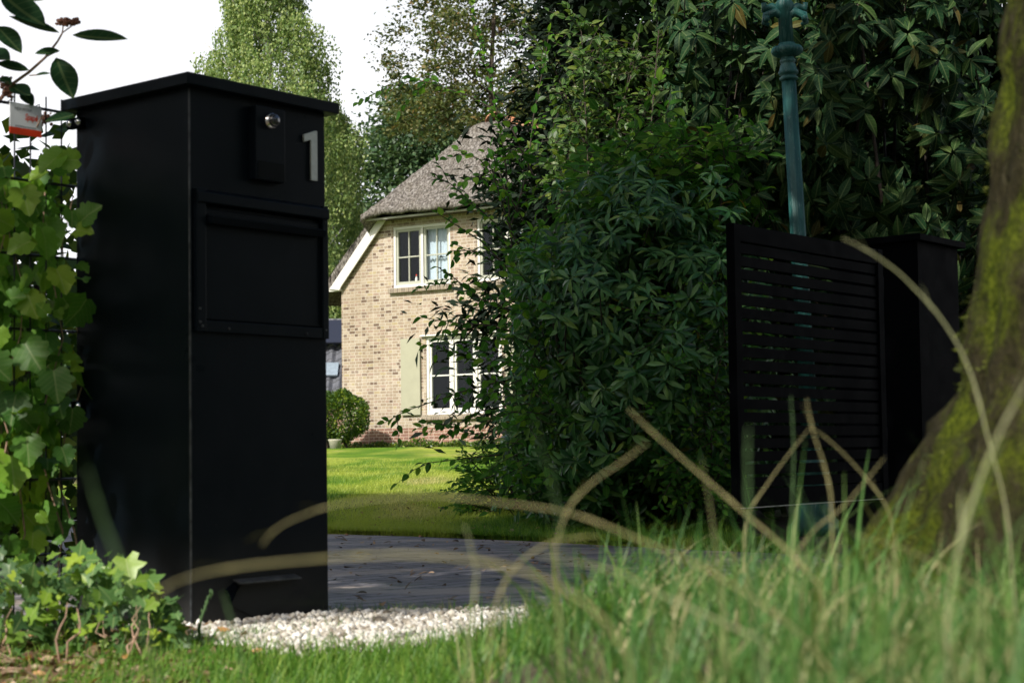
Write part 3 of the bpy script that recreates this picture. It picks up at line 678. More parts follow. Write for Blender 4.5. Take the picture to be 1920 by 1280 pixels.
# outbuilding behind, left
ob = root('outbuilding', (-6.2, 43, HB), 'low outbuilding with grey tiled roof and dark panels left of the house', 'outbuilding')
MB().box((-9, 41.2, HB-.3), (5.3, 0, 0), (0, 4, 0), (0, 0, 1.55)).build('wall', M['plinth'], ob)
mb = MB(); y0, z0_, y1, z1_ = 40.9, 1.70, 42.7, 3.35
nrow = 9; ncol = 22
for r in range(nrow):   # courses of tiles as overlapping stepped strips with rolls
    ya, za = y0+(y1-y0)*r/nrow, z0_+(z1_-z0_)*r/nrow; yb2, zb2 = y0+(y1-y0)*(r+1)/nrow, z0_+(z1_-z0_)*(r+1)/nrow
    n = ncol*6; va = []; vb = []
    for i in range(n+1):
        x = -9.2+5.7*i/n; rl = .035*math.sin(2*math.pi*i/6)
        va.append((x, ya-.02, za+rl+.035-.02*abs(math.sin(math.pi*i/6)))); vb.append((x, yb2, zb2+rl))
    mb.add(va+vb, [(i, i+1, n+2+i, n+1+i) for i in range(n)])
    mb.add(va+[(x, y+.01, z-.04) for x, y, z in va], [(i, n+1+i, n+2+i, i+1) for i in range(n)])
mb.build('roof', M['tiles'], ob, smooth=False)
MB().add([(-9.2, y1, z1_-.05), (-3.5, y1, z1_-.05), (-3.5, 45.4, 1.7), (-9.2, 45.4, 1.7)], [(0, 1, 2, 3)]).build('rear_roof', M['tiles'], ob)
MB().box((-9.2, 42.2, 3.22), (5.7, 0, 0), (0, .40, .58), (0, -.04, .03)).build('solar_panel', M['solar'], ob)
MB().box((-9.2, 42.58, 3.80), (5.7, 0, 0), (0, .25, 0), (0, 0, .07)).build('ridge', M['tiles'], ob, bevel=.02)
MB().box((-4.80, 41.55, 2.36), (.55, 0, 0), (0, .36, .33), (0, -.05, .05)).build('skylight', simple('roof_glass', (.22, .27, .32), .2), ob, bevel=.01)
MB().box((-3.55, 40.9, 1.55), (.12, 0, 0), (0, 1.9, 1.7), (0, 0, .2)).build('verge_board', M['solar'], ob)

# ------------------------------------------------------------------ trees
def limbs(base, top, r0, n, spread, zlo=.3, zhi=.95, mb=None, up=.6, seed=0):
    rs = random.Random(seed); mb = mb or MB(); b = Vector(base); t = Vector(top); pts = []; k = 7
    for i in range(k+1):
        f = i/k; p = b.lerp(t, f) + Vector((rs.uniform(-1, 1), rs.uniform(-1, 1), 0))*(.03*(t-b).length*f*(1-f)*2); pts.append(p)
    mb.tube(pts, [r0*(1-.85*i/k)*(1.25 if i == 0 else 1) for i in range(k+1)], 9)
    tips = []
    for q in range(n):
        f = zlo+(zhi-zlo)*(q+rs.random())/n; p = b.lerp(t, f); an = q*2.4+rs.uniform(-.5, .5); Ln = spread*(1.1-.7*f)*rs.uniform(.7, 1.1)
        d = Vector((math.cos(an), math.sin(an), up*rs.uniform(.5, 1.3))); e = p+d*Ln*.55; e2 = p+d*Ln+Vector((0, 0, rs.uniform(-.1, .2)*Ln))
        mb.tube([p, e, e2], [r0*(1-.8*f)*.5, r0*(1-.8*f)*.28, r0*.06], 6); tips += [e, e2]
    return mb, tips
def cluster_tree(name, loc, label, cat, Ht, prof, ncl, nl, lsz, rcl, mat, group=None, bark=None, tm=L_Q, zlo=.25, trunk_r=.16, flat=.6, seed=1, skip=None, asp=(1, 1), keep=None, lean=(0, 0)):
    """prof(f)-> crown radius at height fraction f"""
    global rng
    rg = np.random.default_rng(seed); loc = Vector(loc)
    rt = root(name, tuple(loc), label, cat, group)
    mb, _ = limbs(loc-Z*.1, loc+Vector((lean[0]*.6, lean[1]*.6, Ht*.93)), trunk_r, 14, prof(.5)*.9, zlo, .95, seed=seed)
    mb.build('trunk', bark or M['bark'], rt, smooth=True)
    f = zlo+(1-zlo)*rg.random(ncl*3)
    w_ = np.array([max(prof(a), .01) for a in f]); sel = rg.random(len(f)) < w_/w_.max(); f = f[sel][:ncl]; w_ = w_[sel][:ncl]; n = len(f)
    an = rg.random(n)*2*np.pi; lob = 1+.22*np.sin(an*3+f*9+seed)+.15*np.sin(an*5-f*17)
    rr = w_*lob*np.sqrt(.25+.75*rg.random(n))
    C = np.stack([loc.x+lean[0]*f+rr*np.cos(an)*asp[0], loc.y+lean[1]*f+rr*np.sin(an)*asp[1], loc.z+f*Ht], -1)
    outw = np.stack([np.cos(an), np.sin(an), .2+0*an], -1)
    k = nl; Cn = np.repeat(C, k, 0); On = np.repeat(outw, k, 0); scl = np.repeat(rcl*(.6+.8*rg.random(n)), k)[:, None]
    off = rg.normal(size=Cn.shape)*scl*np.array([.6, .6, .6*flat])
    Pn = Cn+off; 
    if keep is not None: kk = keep(Pn); Pn = Pn[kk]; On = On[kk]; off = off[kk]
    D = On+unit(rg.normal(size=Pn.shape))*1.0+np.array([0, 0, -.35]); N = unit(rg.normal(size=Pn.shape))*.9+np.array([0, 0, .9])+On*.3
    leaves('crown', Pn, D, N, lsz*(.6+.8*rg.random(len(Pn))), tm, mat, rt)
    return rt
def zg(x, y): return H1(x, y)
# weeping birch: strands hanging from arching limbs
def birch(loc, label, Ht, prof, nst, seed, group):
    rg = np.random.default_rng(seed); loc = Vector(loc); rt = root('birch_tree', tuple(loc), label, 'tree', group)
    mb, _ = limbs(loc-Z*.1, loc+Z*Ht*.95, .20, 20, prof(.5)*1.0, .25, .95, up=.9, seed=seed); mb.build('trunk', M['birchbark'], rt, smooth=True)
    PP = []; DD = []
    for s in range(nst):
        f = .18+.80*rg.random()**.85; r = prof(f); an = rg.random()*2*math.pi; clump = (.5+.5*math.sin(an*3+math.sin(f*23+seed)*2.2))*(.55+.45*math.sin(f*38+an*2))
        if rg.random() > .12+1.1*clump: continue
        rr = r*(.30+.70*math.sqrt(rg.random()))*(.68+.42*clump); x = loc.x+rr*math.cos(an); y = loc.y+rr*math.sin(an); z = loc.z+Ht*f+.35*r
        ln = (.6+1.7*rg.random())*(.6+.6*(1-f)); n = int(ln*56); tt = rg.random(n)*ln; sw = .10*rg.normal(size=2)
        PP.append(np.stack([x+tt*sw[0]*.5+rg.normal(0, .06+.03*(ln-tt), n), y+tt*sw[1]*.5+rg.normal(0, .06+.03*(ln-tt), n), z-tt], -1))
        DD.append(np.stack([rg.normal(0, .5, n), rg.normal(0, .5, n), -1+0*tt], -1))
    Pn = np.concatenate(PP); D = np.concatenate(DD); N = rg.normal(size=Pn.shape)*.8+np.array([0, -.5, .4])
    leaves('crown', Pn, D, N, .083*(.6+.7*rg.random(len(Pn))), mk_quad(.7), M['birch'], rt)
    return rt
bp = P(500, 850, 45)
pb = lambda f: np.interp(f, [.1, .35, .55, .66, .74, .82, .92, 1], [2.7, 2.75, 2.5, 2.05, 1.65, 1.15, .65, .2])
birch((bp.x, 45, .57), 'tall weeping birch rising behind the letterbox pillar', 14.6, pb, 3500, 3, 'birches behind the pillar')
bp = P(640, 850, 49)
birch((bp.x-.25, 49, .57), 'lower weeping birch between the letterbox pillar and the thatched roof', 10.3, lambda f: np.interp(f, [.1, .4, .7, .9, 1], [1.45, 1.45, 1.2, .8, .3]), 1700, 8, 'birches behind the pillar')
x_ = P(795, 850, 56).x
cluster_tree('broadleaf_tree', (x_, 56, .57), 'dense green broadleaf tree behind the left slope of the thatched roof', 'tree', 12.0, lambda f: np.interp(f, [0, .3, .6, .85, 1], [3, 3.2, 2.7, 1.7, .5]), 420, 130, .17, .75, M['green'], seed=4, trunk_r=.25)
x_ = P(850, 850, 60).x
cluster_tree('broadleaf_tree', (x_+2.5, 60, .57), 'broad dark green tree filling the gap above the thatched ridge', 'tree', 12.6, lambda f: np.interp(f, [0, .3, .6, .85, 1], [3.4, 3.6, 3.2, 2.2, .7]), 420, 110, .18, .8, M['green'], seed=14, trunk_r=.25)
x_ = P(935, 850, 47).x
cluster_tree('maple_tree', (x_, 47, .57), 'open crowned tree with leaves turning brown above the ridge', 'tree', 15.5, lambda f: np.interp(f, [0, .4, .6, .75, .9, 1], [1.2, 1.9, 2.6, 2.5, 1.8, .8]), 330, 110, .115, .40, M['autumn'], seed=6, zlo=.56, trunk_r=.18, flat=.5)
# dark conifers behind the shrubs
for i, (px, Y, Hh, r, lb_) in enumerate([(1092, 27, 11.5, .85, 'slender dark conifer right of the thatched ridge'), (1260, 19, 9.5, 1.9, 'dark conifer behind the light green saplings'), (1560, 17, 9.5, 2.2, 'dark conifer behind the lamp post'), (1880, 16, 9, 2.3, 'dark conifer at the far right behind the mossy trunk')]):
    x_ = P(px, 850, Y).x
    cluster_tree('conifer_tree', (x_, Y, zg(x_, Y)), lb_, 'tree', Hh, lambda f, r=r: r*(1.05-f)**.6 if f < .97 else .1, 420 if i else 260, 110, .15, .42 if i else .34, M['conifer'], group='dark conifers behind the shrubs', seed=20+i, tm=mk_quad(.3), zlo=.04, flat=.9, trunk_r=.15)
# trees outside the frame that shade the gate and shrubs
cluster_tree('shade_tree', (-5.2, 3.2, 0), 'tall garden tree standing left of the fence outside the photo', 'tree', 9.5, lambda f: np.interp(f, [.4, .6, .8, 1], [1.5, 2.6, 2.6, 1.0]), 230, 110, .16, .6, M['green'], seed=31, zlo=.48, trunk_r=.2)

cluster_tree('shade_tree', (-9.6, 13.6, .1), 'spreading garden tree on the lawn left outside the photo', 'tree', 9.0, lambda f: np.interp(f, [.4, .6, .8, 1], [1.5, 2.9, 2.6, 1.0]), 200, 80, .16, .6, M['green'], seed=33, zlo=.42, trunk_r=.2)
# ------------------------------------------------------------------ mossy tree on the right (crown above the frame)
mt = root('mossy_tree', (1.02, 2.65, .25), 'thick mossy tree trunk with flared base close to the camera on the right', 'tree')
V = []; F = []; seg = 96; rows = 150
for i in range(rows+1):
    f = i/rows; z = .05+ (5.2-.05)*f**1.25
    edge = np.interp(z, [.05, .20, .29, .395, .535, .74, .92, 1.11, 2.0, 5.2], [.40, .50, .555, .615, .69, .728, .762, .788, .87, .6])
    rad = np.interp(z, [.05, .2, .395, .535, .74, 1.1, 2.5, 5.2], [.48, .40, .33, .275, .245, .23, .21, .13])
    cx, cy = edge+rad, 2.55+ .12*z*.3
    for k in range(seg):
        th = 2*math.pi*k/seg
        fl = 1+.05*math.sin(th*7+z*2)*(1+1.6*max(0, .6-z)) + .035*math.sin(th*13+z*9+math.sin(z*14)) + .02*math.sin(z*40+th*5)
        fl += random.gauss(0, .010)+.03*abs(math.sin(th*11+2.2*math.sin(z*6)+math.sin(z*15+th*3)))
        V.append((cx+rad*fl*math.cos(th), cy+rad*fl*math.sin(th), z))
for i in range(rows):
    for k in range(seg): F.append((i*seg+k, i*seg+(k+1) % seg, (i+1)*seg+(k+1) % seg, (i+1)*seg+k))
tk = link_mesh('trunk', V, F, M['mossbark'], mt)
# moss tufts on the trunk
Va = np.array(V); sel = rng.integers(seg*3, len(Va)*45//100, 16000); base_ = Va[sel]
outd = np.stack([base_[:, 0]-1.0, base_[:, 1]-2.6, 0*base_[:, 0]], -1); outd = unit(outd)
M['mosst'] = leafmat('moss_tufts', [(0, (.03, .04, .004)), (.6, (.075, .095, .010)), (1, (.14, .16, .02))], .3, .8)
nz = np.sin(base_[:, 2]*17+base_[:, 0]*23)+np.sin(base_[:, 1]*19-base_[:, 2]*7); kp = nz > .45
leaves('moss', base_[kp]+rng.normal(0, .004, base_[kp].shape), outd[kp]+rng.normal(0, .5, base_[kp].shape)+arr(0, 0, .3), rnd(kp.sum()), .005+.007*rng.random(kp.sum()), mk_quad(.35), M['mosst'], mt)
mb = MB(); tips = []
for k in range(12):
    an = k*2.4; b_ = Vector((.72, 2.7, 3.6+.13*k)); 
    e = Vector((-1.2+2.6*math.cos(an), 2.6+2.9*math.sin(an), 5.6+1.6*random.random())); mb.tube([b_, b_.lerp(e, .5)+Z*.5, e], [.07, .045, .015], 7)
mb.tube([(.72, 2.7, 4.2), (-1.5, 1.2, 5.8), (-3.4, -.1, 6.1), (-4.5, -1.2, 6.1)], [.08, .06, .035, .015], 7)  # extra limb added to carry the leaf clump that shades the pillar
mb.build('limbs', M['bark'], mt, smooth=True)
rg = np.random.default_rng(77); n = 380
C = np.stack([rg.uniform(-4.6, 2.9, n), rg.uniform(-1.9, 6.6, n), rg.uniform(4.8, 7.6, n)], -1)
kk = (((C[:, 0]+1.0)/3.9)**2+((C[:, 1]-2.5)/4.1)**2) < 1; C = C[kk]; Cn = np.repeat(C, 62, 0)
Pn = Cn+rg.normal(size=Cn.shape)*np.array([.30, .30, .2])
n = 34; tq = .42+.62*rg.random(n); Cb = np.stack([-4.63+.95*tq, -1.85+1.6*tq, 5.95+.25*rg.random(n)], -1)+rg.normal(0, .07, (n, 3))  # unseen leaf clump added to keep sun off the pillar's upper left face
Pb_ = np.repeat(Cb, 90, 0)+rg.normal(size=(n*90, 3))*np.array([.12, .12, .2]); Pn = np.concatenate([Pn, Pb_])
leaves('crown', Pn, rnd(len(Pn)), unit(rg.normal(size=Pn.shape))*.7+arr(0, 0, 1), .12+.06*rg.random(len(Pn)), L_Q, M['green'], mt)

# ------------------------------------------------------------------ shrubs right
def shrub_fill(name, loc, label, cat, lo, hi, n, lsz, tm, mat, seed, shape=None, group=None, stems=10, droop=.2, part='foliage', rough=.25):
    """many leafy twigs: twig directions outward/up; leaves alternate along each twig"""
    rg = np.random.default_rng(seed); loc = Vector(loc); rt = root(name, tuple(loc), label, cat, group)
    lo = np.array(lo, float); hi = np.array(hi, float)
    C = lo+(hi-lo)*rg.random((n*3, 3))
    if shape is not None: C = C[shape(C)]
    C = C[:n]; ctr = np.array([loc.x, loc.y, lo[2]+(hi[2]-lo[2])*.3])
    out = unit(C-ctr); out = unit(out+rg.normal(size=out.shape)*.45+arr(0, -.35, 0))
    m_ = 9; t = np.arange(m_)/m_; Ln = (lsz*3.4)*(.7+.6*rg.random(len(C)))
    B = C[:, None, :]+out[:, None, :]*(t[None, :, None]*Ln[:, None, None]) + arr(0, 0, -1)*(t**2)[None, :, None]*Ln[:, None, None]*droop
    side = unit(np.cross(out, arr(0, 0, 1))); sgn = np.where(np.arange(m_) % 2, 1, -1)
    D = out[:, None, :]*.75+side[:, None, :]*sgn[None, :, None]*.9+rg.normal(size=B.shape)*.22+arr(0, 0, -droop)
    N = np.broadcast_to(arr(0, -.25, 1.0), B.shape)+rg.normal(size=B.shape)*.35
    mb = MB()
    rs = random.Random(seed)
    idx = rg.choice(len(C), min(stems*14, len(C)), replace=False)
    for q in idx:
        mb.tube([tuple(B[q, 0]-out[q]*.25+arr(0, 0, -.10)), tuple(B[q, 0]), tuple(B[q, 5]), tuple(B[q, 8])], [.005, .004, .0028, .0012], 4, False)
    for s in range(stems):
        q = idx[rs.randrange(len(idx))]; e = Vector(C[q]); s0 = Vector((loc.x+rs.uniform(-.3, .3)*(hi[0]-lo[0])*.5, loc.y+rs.uniform(-.2, .2), loc.z-.03)); m2 = s0.lerp(e, .5)+Vector((0, 0, .15))
        mb.tube([s0, m2, e], [.018, .012, .005], 6)
    mb.build('stems', M['twig'], rt, smooth=True)
    leaves(part, B.reshape(-1, 3), D.reshape(-1, 3), N.reshape(-1, 3), lsz*(.65+.6*rg.random(B.shape[0]*m_)), tm, mat, rt)
    return rt
def whorl_shrub(name, loc, label, lo, hi, n, lsz, seed, shape, group=None, k=10, tl=(-.55, .45), tm=None, mat='rhodo', dr=.55):
    """rhododendron: rosettes of long leaves at shoot tips"""
    rg = np.random.default_rng(seed); loc = Vector(loc); rt = root(name, tuple(loc), label, 'shrub', group)
    lo = np.array(lo, float); hi = np.array(hi, float); C = lo+(hi-lo)*rg.random((n*4, 3)); C = C[shape(C)][:n]
    ctr = np.array([loc.x, loc.y+.4, lo[2]+.5*(hi[2]-lo[2])]); A = unit(unit(C-ctr)+rg.normal(size=C.shape)*.35+arr(0, -.2, dr))
    an = (np.arange(k)/k*2*np.pi)[None, :]+rg.random((len(C), 1))*6.28+rg.normal(0, .15, (len(C), k))
    s1 = unit(np.cross(A, rnd(len(A)))); s2 = np.cross(A, s1); tilt = rg.uniform(tl[0], tl[1], (len(C), k))
    D = s1[:, None]*np.cos(an)[..., None]+s2[:, None]*np.sin(an)[..., None]+A[:, None]*tilt[..., None]
    N = np.broadcast_to(A[:, None], D.shape)+rg.normal(size=D.shape)*.12
    B = np.broadcast_to(C[:, None], D.shape)+D*.008+rg.normal(size=D.shape)*.006+A[:, None]*(rg.random((len(C), k))*.03)[..., None]
    leaves('foliage', B.reshape(-1, 3), D.reshape(-1, 3), N.reshape(-1, 3), lsz*(.7+.5*rg.random(B.shape[0]*k)), tm or L_LONG, M[mat], rt)
    mb = MB()
    for q in range(0, len(C), 4): mb.tube([tuple(C[q]-A[q]*.22-arr(0, 0, .06)), tuple(C[q]-A[q]*.08), tuple(C[q])], [.005, .004, .003], 4, False)
    for q in range(0, len(C), 60): e = Vector(C[q]); s0 = Vector((loc.x+random.uniform(-.4, .4), loc.y+.3, loc.z-.02)); mb.tube([s0, s0.lerp(e, .5)+Z*.1, e], [.02, .014, .006], 6)
    mb.build('stems', M['twig'], rt, smooth=True); return rt
def ell(cx, cy, cz, rx, ry, rz, shell=.55, ph=0):
    def f(C):
        d = np.sqrt(((C[:, 0]-cx)/rx)**2+((C[:, 1]-cy)/ry)**2+((C[:, 2]-cz)/rz)**2)
        b = .93+.20*np.sin(C[:, 0]*6.3+ph)*np.sin(C[:, 2]*5.5+ph*2)+.12*np.sin(C[:, 0]*13+C[:, 2]*9+ph)*np.sin(C[:, 2]*15-C[:, 0]*4+C[:, 1]*6)
        return ((d < b) & (d > shell)) | ((d < 1.22) & (d > .9) & (np.sin(C[:, 0]*91)*np.sin(C[:, 2]*83+C[:, 1]*57) > .82))
    return f
# rhododendrons
def xz(px, py, Y): q = P(px, py, Y); return q.x, q.z
rx, rz_ = xz(1215, 640, 9.4)
whorl_shrub('rhododendron', (rx, 9.6, 0), 'dark glossy rhododendron bush beside the left end of the gate', (rx-.75, 8.75, .05), (rx+.75, 10.4, 2.05), 1150, .096, 41, ell(rx, 9.7, 1.0, .72, .9, 1.05), 'rhododendrons beside the gate')
rx2, _ = xz(1120, 800, 10.2)
whorl_shrub('rhododendron', (rx2+.05, 10.3, 0), 'low bluish rhododendron spreading over the lawn edge', (rx2-.6, 9.5, .0), (rx2+.7, 11.2, 1.25), 800, .088, 42, ell(rx2+.05, 10.4, .35, .60, .8, .85, .5, 2), 'rhododendrons beside the gate')
rx3, _ = xz(1160, 500, 10.6)
whorl_shrub('rhododendron', (rx3, 10.9, 0), 'taller rhododendron in the middle of the shrub bank', (rx3-.65, 10.1, .6), (rx3+.7, 11.6, 2.1), 620, .095, 43, ell(rx3, 10.9, 1.25, .62, .8, .85, .5, 4), 'rhododendrons beside the gate')
# lower small leaved shrub at the foot (left)
cx_, _ = xz(945, 900, 11.2)
shrub_fill('cotoneaster', (cx_+.1, 11.3, .04), 'low blue green shrub at the foot of the bank on the lawn', 'shrub', (cx_-.25, 11.0, .03), (cx_+.8, 11.8, .42), 420, .045, L_OV, M['hornbeam'], 44, None, None, 5)
# hornbeam sapling: spreading sprays to the left
def sprays(name, loc, label, polys, lsz, mat, tm, seed, Y, spread=.35, per=.035, fill=None, group=None):
    """polys: branch lines as photo pixels with depth offset; each carries alternate leaves and side twigs"""
    rg = np.random.default_rng(seed); loc = Vector(loc); rt = root(name, tuple(loc), label, 'shrub', group); mb = MB(); PP = []; DD = []
    def run(pts, r0, r1, leafy=True, dens=1.0):
        ln = sum((pts[i+1]-pts[i]).length for i in range(len(pts)-1)); n = len(pts)
        mb.tube(pts, [r0+(r1-r0)*i/(n-1) for i in range(n)], 5, False)
        if not leafy: return
        k = max(3, int(ln/per*dens))
        for j in range(k+1):
            f = j/k*(n-1); i = min(int(f), n-2); p = pts[i].lerp(pts[i+1], f-i); d = (pts[i+1]-pts[i]).normalized(); sd = d.cross(Z); sd = sd.normalized() if sd.length > .1 else Vector((1, 0, 0))
            s = 1 if j % 2 else -1
            if j == k: s = 0
            PP.append(tuple(p)); DD.append(tuple(d*.6+sd*s*.55+Vector((0, 0, s*.35-.1))+Vector(rg.normal(0, .25, 3))))
    for (pl, dy, tw) in polys:
        pts = [P(x, y, Y+dy+ (o[0] if o else 0)) for (x, y, *o) in pl]
        run(pts, .007, .0022)
        ln = sum((pts[i+1]-pts[i]).length for i in range(len(pts)-1)); k = int(ln/.11*tw*.8)
        for j in range(k):
            f = (.05+.9*rg.random())*(len(pts)-1); i = min(int(f), len(pts)-2); p = pts[i].lerp(pts[i+1], f-i); d = (pts[i+1]-pts[i]).normalized()
            e = d*.5+Vector(rg.normal(0, .55, 3)); e.z *= .7; e = e.normalized()*(.12+.28*rg.random())*spread/.35
            run([p, p+e*.5+Vector((0, 0, .01)), p+e+Vector((0, 0, -.02))], .003, .0012)
    if fill is not None:
        for c in fill(rg):
            e = Vector(rg.normal(0, 1, 3)); e.z *= .5; e.x -= .4; e.y -= .4; e = e.normalized()*(.15+.22*rg.random()); p = Vector(c); run([p, p+e*.5, p+e-Z*.02], .003, .0012)
    Pn = np.array(PP); D = np.array(DD); N = rg.normal(size=Pn.shape)*.40+arr(-.1, -.45, .8)
    mb.build('stems', M['twig'], rt, smooth=True)
    leaves('foliage', Pn, D, N, lsz*(.6+.6*rg.random(len(Pn))), tm, mat, rt); return rt
def fillbox(poly_px, Y0, Y1, n, *more):
    """points inside a photo-space polygon between two depths"""
    poly = np.array(poly_px, float)
    def inside(x, y):
        c = False; j = len(poly)-1
        for i in range(len(poly)):
            if (poly[i, 1] > y) != (poly[j, 1] > y) and x < (poly[j, 0]-poly[i, 0])*(y-poly[i, 1])/(poly[j, 1]-poly[i, 1])+poly[i, 0]: c = not c
            j = i
        return c
    def f(rg):
        out = []; lo = poly.min(0); hi = poly.max(0)
        while len(out) < n:
            x, y = lo+(hi-lo)*rg.random(2)
            if inside(x, y): out.append(P(x, y, Y0+(Y1-Y0)*rg.random()))
        return out + (fillbox(*more)(rg) if more else [])
    return f
hb = P(1010, 900, 11.0)
polysH = [
 ([(1010, 960), (985, 700), (962, 500), (948, 300), (930, 200), (905, 90), (880, 0)], .3, .3),
 ([(1000, 600), (960, 470), (930, 420), (885, 380), (845, 345), (810, 330)], .1, .9),
 ([(1000, 560), (950, 500), (900, 450), (860, 425), (820, 400)], -.3, 1.0),
 ([(1000, 560), (940, 500), (890, 470), (850, 470)], .2, .6),
 ([(1000, 640), (930, 610), (860, 606), (790, 595)], .0, .7),
 ([(1000, 640), (950, 580), (900, 560), (850, 520), (820, 500)], .2, 1.1),
 ([(1005, 760), (940, 715), (880, 730), (820, 750), (760, 770), (722, 792)], -.1, .8),
 ([(1005, 760), (950, 760), (900, 770), (850, 800), (800, 790)], .3, 1.1),
 ([(1005, 800), (950, 800), (905, 815), (870, 810)], .1, 1.1),
 ([(1010, 900), (960, 850), (900, 855), (850, 862), (795, 868)], -.2, .6),
 ([(1010, 900), (960, 880), (900, 900), (855, 905)], .1, .7),
 ([(1000, 700), (950, 660), (905, 690), (870, 655)], .1, 1.1),
 ([(1000, 330), (950, 220), (880, 180), (820, 160), (765, 145)], .3, .8),
 ([(985, 420), (950, 360), (900, 300), (860, 280)], .4, .8),
 ([(960, 420), (990, 320), (1000, 220), (1020, 120), (1030, 60)], .4, .45),
 ([(1000, 500), (960, 440), (925, 330), (940, 250)], .2, .8)]
sprays('hornbeam', (hb.x, 11.0, zg(hb.x, 11)), 'young hornbeam with leafy sprays reaching across the house front', polysH, .066, M['hornbeam'], L_OV, 51, 11.0, .36, .040,
       fillbox([(1090, 430), (1120, 330), (1180, 420), (1190, 960), (1015, 960), (1010, 880), (1030, 780), (1005, 700), (990, 620), (985, 540), (1030, 470)], 10.9, 12.0, 760, [(980, 470), (1060, 430), (1130, 620), (1120, 900), (960, 930), (960, 700)], 9.3, 9.9, 170))
m1_ = P(1230, 900, 10.3)
sprays('elder_shrub', (m1_.x, 10.3, 0), 'mid green leafy shrub rising above the rhododendrons left of the gate', [([(1230, 900), (1225, 500), (1210, 330), (1190, 240)], 0, 1), ([(1225, 450), (1300, 340), (1340, 260)], -.1, 1), ([(1225, 450), (1130, 370), (1080, 330)], -.1, 1)], .085, M['hornbeam'], L_OV, 58, 10.2, .5, .05,
       fillbox([(1060, 430), (1110, 300), (1230, 230), (1370, 250), (1400, 400), (1380, 470), (1230, 420), (1110, 520)], 9.5, 10.6, 420))
# light green saplings above
lg = P(1120, 900, 12.2)
polysL = [([(1120, 900), (1110, 500), (1100, 250), (1090, 60), (1060, 10)], .0, .9), ([(1110, 400), (1160, 220), (1190, 120), (1200, 50)], .1, 1.0),
          ([(1120, 420), (1220, 250), (1235, 60), (1225, 5)], -.4, .8), ([(1110, 300), (1040, 130), (1000, 70)], .2, .8),
          ([(1120, 420), (1060, 330), (1040, 260)], .1, .9)]
sprays('sapling', (lg.x, 12.2, zg(lg.x, 12.2)), 'light green sapling catching sun above the shrub bank', polysL, .072, M['lightleaf'], L_OV, 52, 12.2, .5, .045,
       fillbox([(1050, 200), (1090, 40), (1250, 120), (1320, 260), (1250, 420), (1090, 420), (1040, 330)], 12.2, 13.2, 480))
# mixed green under-layer between rhododendrons and gate
ul = P(1320, 700, 9.3)
sprays('rose_shrub', (ul.x, 9.3, 0), 'small leaved green shrub just left of the gate stile', [([(1340, 960), (1330, 760), (1310, 600), (1330, 520)], 0, 1), ([(1330, 800), (1270, 760), (1220, 780)], 0, 1), ([(1330, 760), (1360, 640), (1350, 560)], -.1, 1)], .045, M['hornbeam'], L_OV, 53, 9.1, .4, .03,
       fillbox([(1260, 560), (1375, 520), (1375, 940), (1290, 940), (1230, 800)], 8.9, 9.7, 330))
# tall viburnum bank behind gate and pillar
L_VB2 = mk_leaf(.38, 5, .18, .28, .42)
def vib_bank(px0, px1, py0, py1, Y, n, seed, label, nm='viburnum', grp='viburnums behind the gate'):
    a = P(px0, py1, Y); b = P(px1, py0, Y); c = (a.x+b.x)/2
    return whorl_shrub(nm, (c, Y+.6, 0), label, (a.x, Y, max(a.z, .1)), (b.x, Y+1.3, b.z+.5), n, .138, seed,
                       lambda C: (np.sin(C[:, 0]*5.1+seed)*np.sin(C[:, 2]*4.3+seed*2)+.4*np.sin(C[:, 0]*11+C[:, 1]*7) > -.45), grp, 7, (-.75, .15), L_VB2, 'viburnum', .25)
vib_bank(1290, 1560, 60, 520, 10.0, 330, 61, 'long leaved viburnum behind and left of the lamp post')
vib_bank(1540, 1900, 0, 560, 9.6, 560, 62, 'tall long leaved viburnum above the right hand pillar')
vib_bank(1360, 1960, 430, 960, 9.9, 520, 63, 'viburnum foliage seen through the slats of the gate')
# dense dark hedge bank further back closes the gaps
def bank(name, loc, label, lo, hi, n, lsz, mat, seed, group=None):
    rg = np.random.default_rng(seed); lo = np.array(lo, float); hi = np.array(hi, float)
    rt = root(name, loc, label, 'hedge', group); C = lo+(hi-lo)*rg.random((n, 3))
    Cn = np.repeat(C, 12, 0)+rg.normal(size=(n*12, 3))*.12
    leaves('foliage', Cn, rnd(len(Cn)), rnd(len(Cn))+arr(0, 0, .6), lsz*(.7+.6*rg.random(len(Cn))), L_Q, mat, rt)
    mb = MB(); L_ = hi[0]-lo[0]
    for k in range(8):
        x = lo[0]+L_*(k+.5)/8; mb.tube([(x, (lo[1]+hi[1])/2, loc[2]-.05), (x+.1, (lo[1]+hi[1])/2, hi[2]*.7)], [.04, .015], 6)
    mb.build('stems', M['bark'], rt, smooth=True); return rt
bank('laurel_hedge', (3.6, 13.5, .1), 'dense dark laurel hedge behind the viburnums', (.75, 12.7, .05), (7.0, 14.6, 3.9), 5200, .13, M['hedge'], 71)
bank('laurel_hedge', (-4.2, 7.6, 0), 'dark garden hedge behind the wire fence at far left', (-6.0, 7.0, .0), (-1.95, 8.1, 1.75), 1500, .10, M['box'], 72)
# unseen leaf wall added behind the camera to block low sky and deepen shade
rgw = np.random.default_rng(6); n = 1500; aw = rgw.uniform(R(150), R(395), n); rw = 15+rgw.normal(0, 1.2, n)
Cw = np.stack([rw*np.cos(aw), rw*np.sin(aw)-1, rgw.random(n)*(8.0+1.5*np.sin(aw*9))], -1); Cw = Cw[~((Cw[:, 1] > 3) & (np.abs(Cw[:, 0]) < 9))]
Cn = np.repeat(Cw, 40, 0)+rgw.normal(size=(len(Cw)*40, 3))*.6
tag(leaves('sky_blocking_wood', Cn, unit(rgw.normal(size=Cn.shape)), unit(rgw.normal(size=Cn.shape))+arr(0, 0, .5), .36*(.6+.7*rgw.random(len(Cn))), L_Q, M['green']), kind='stuff')
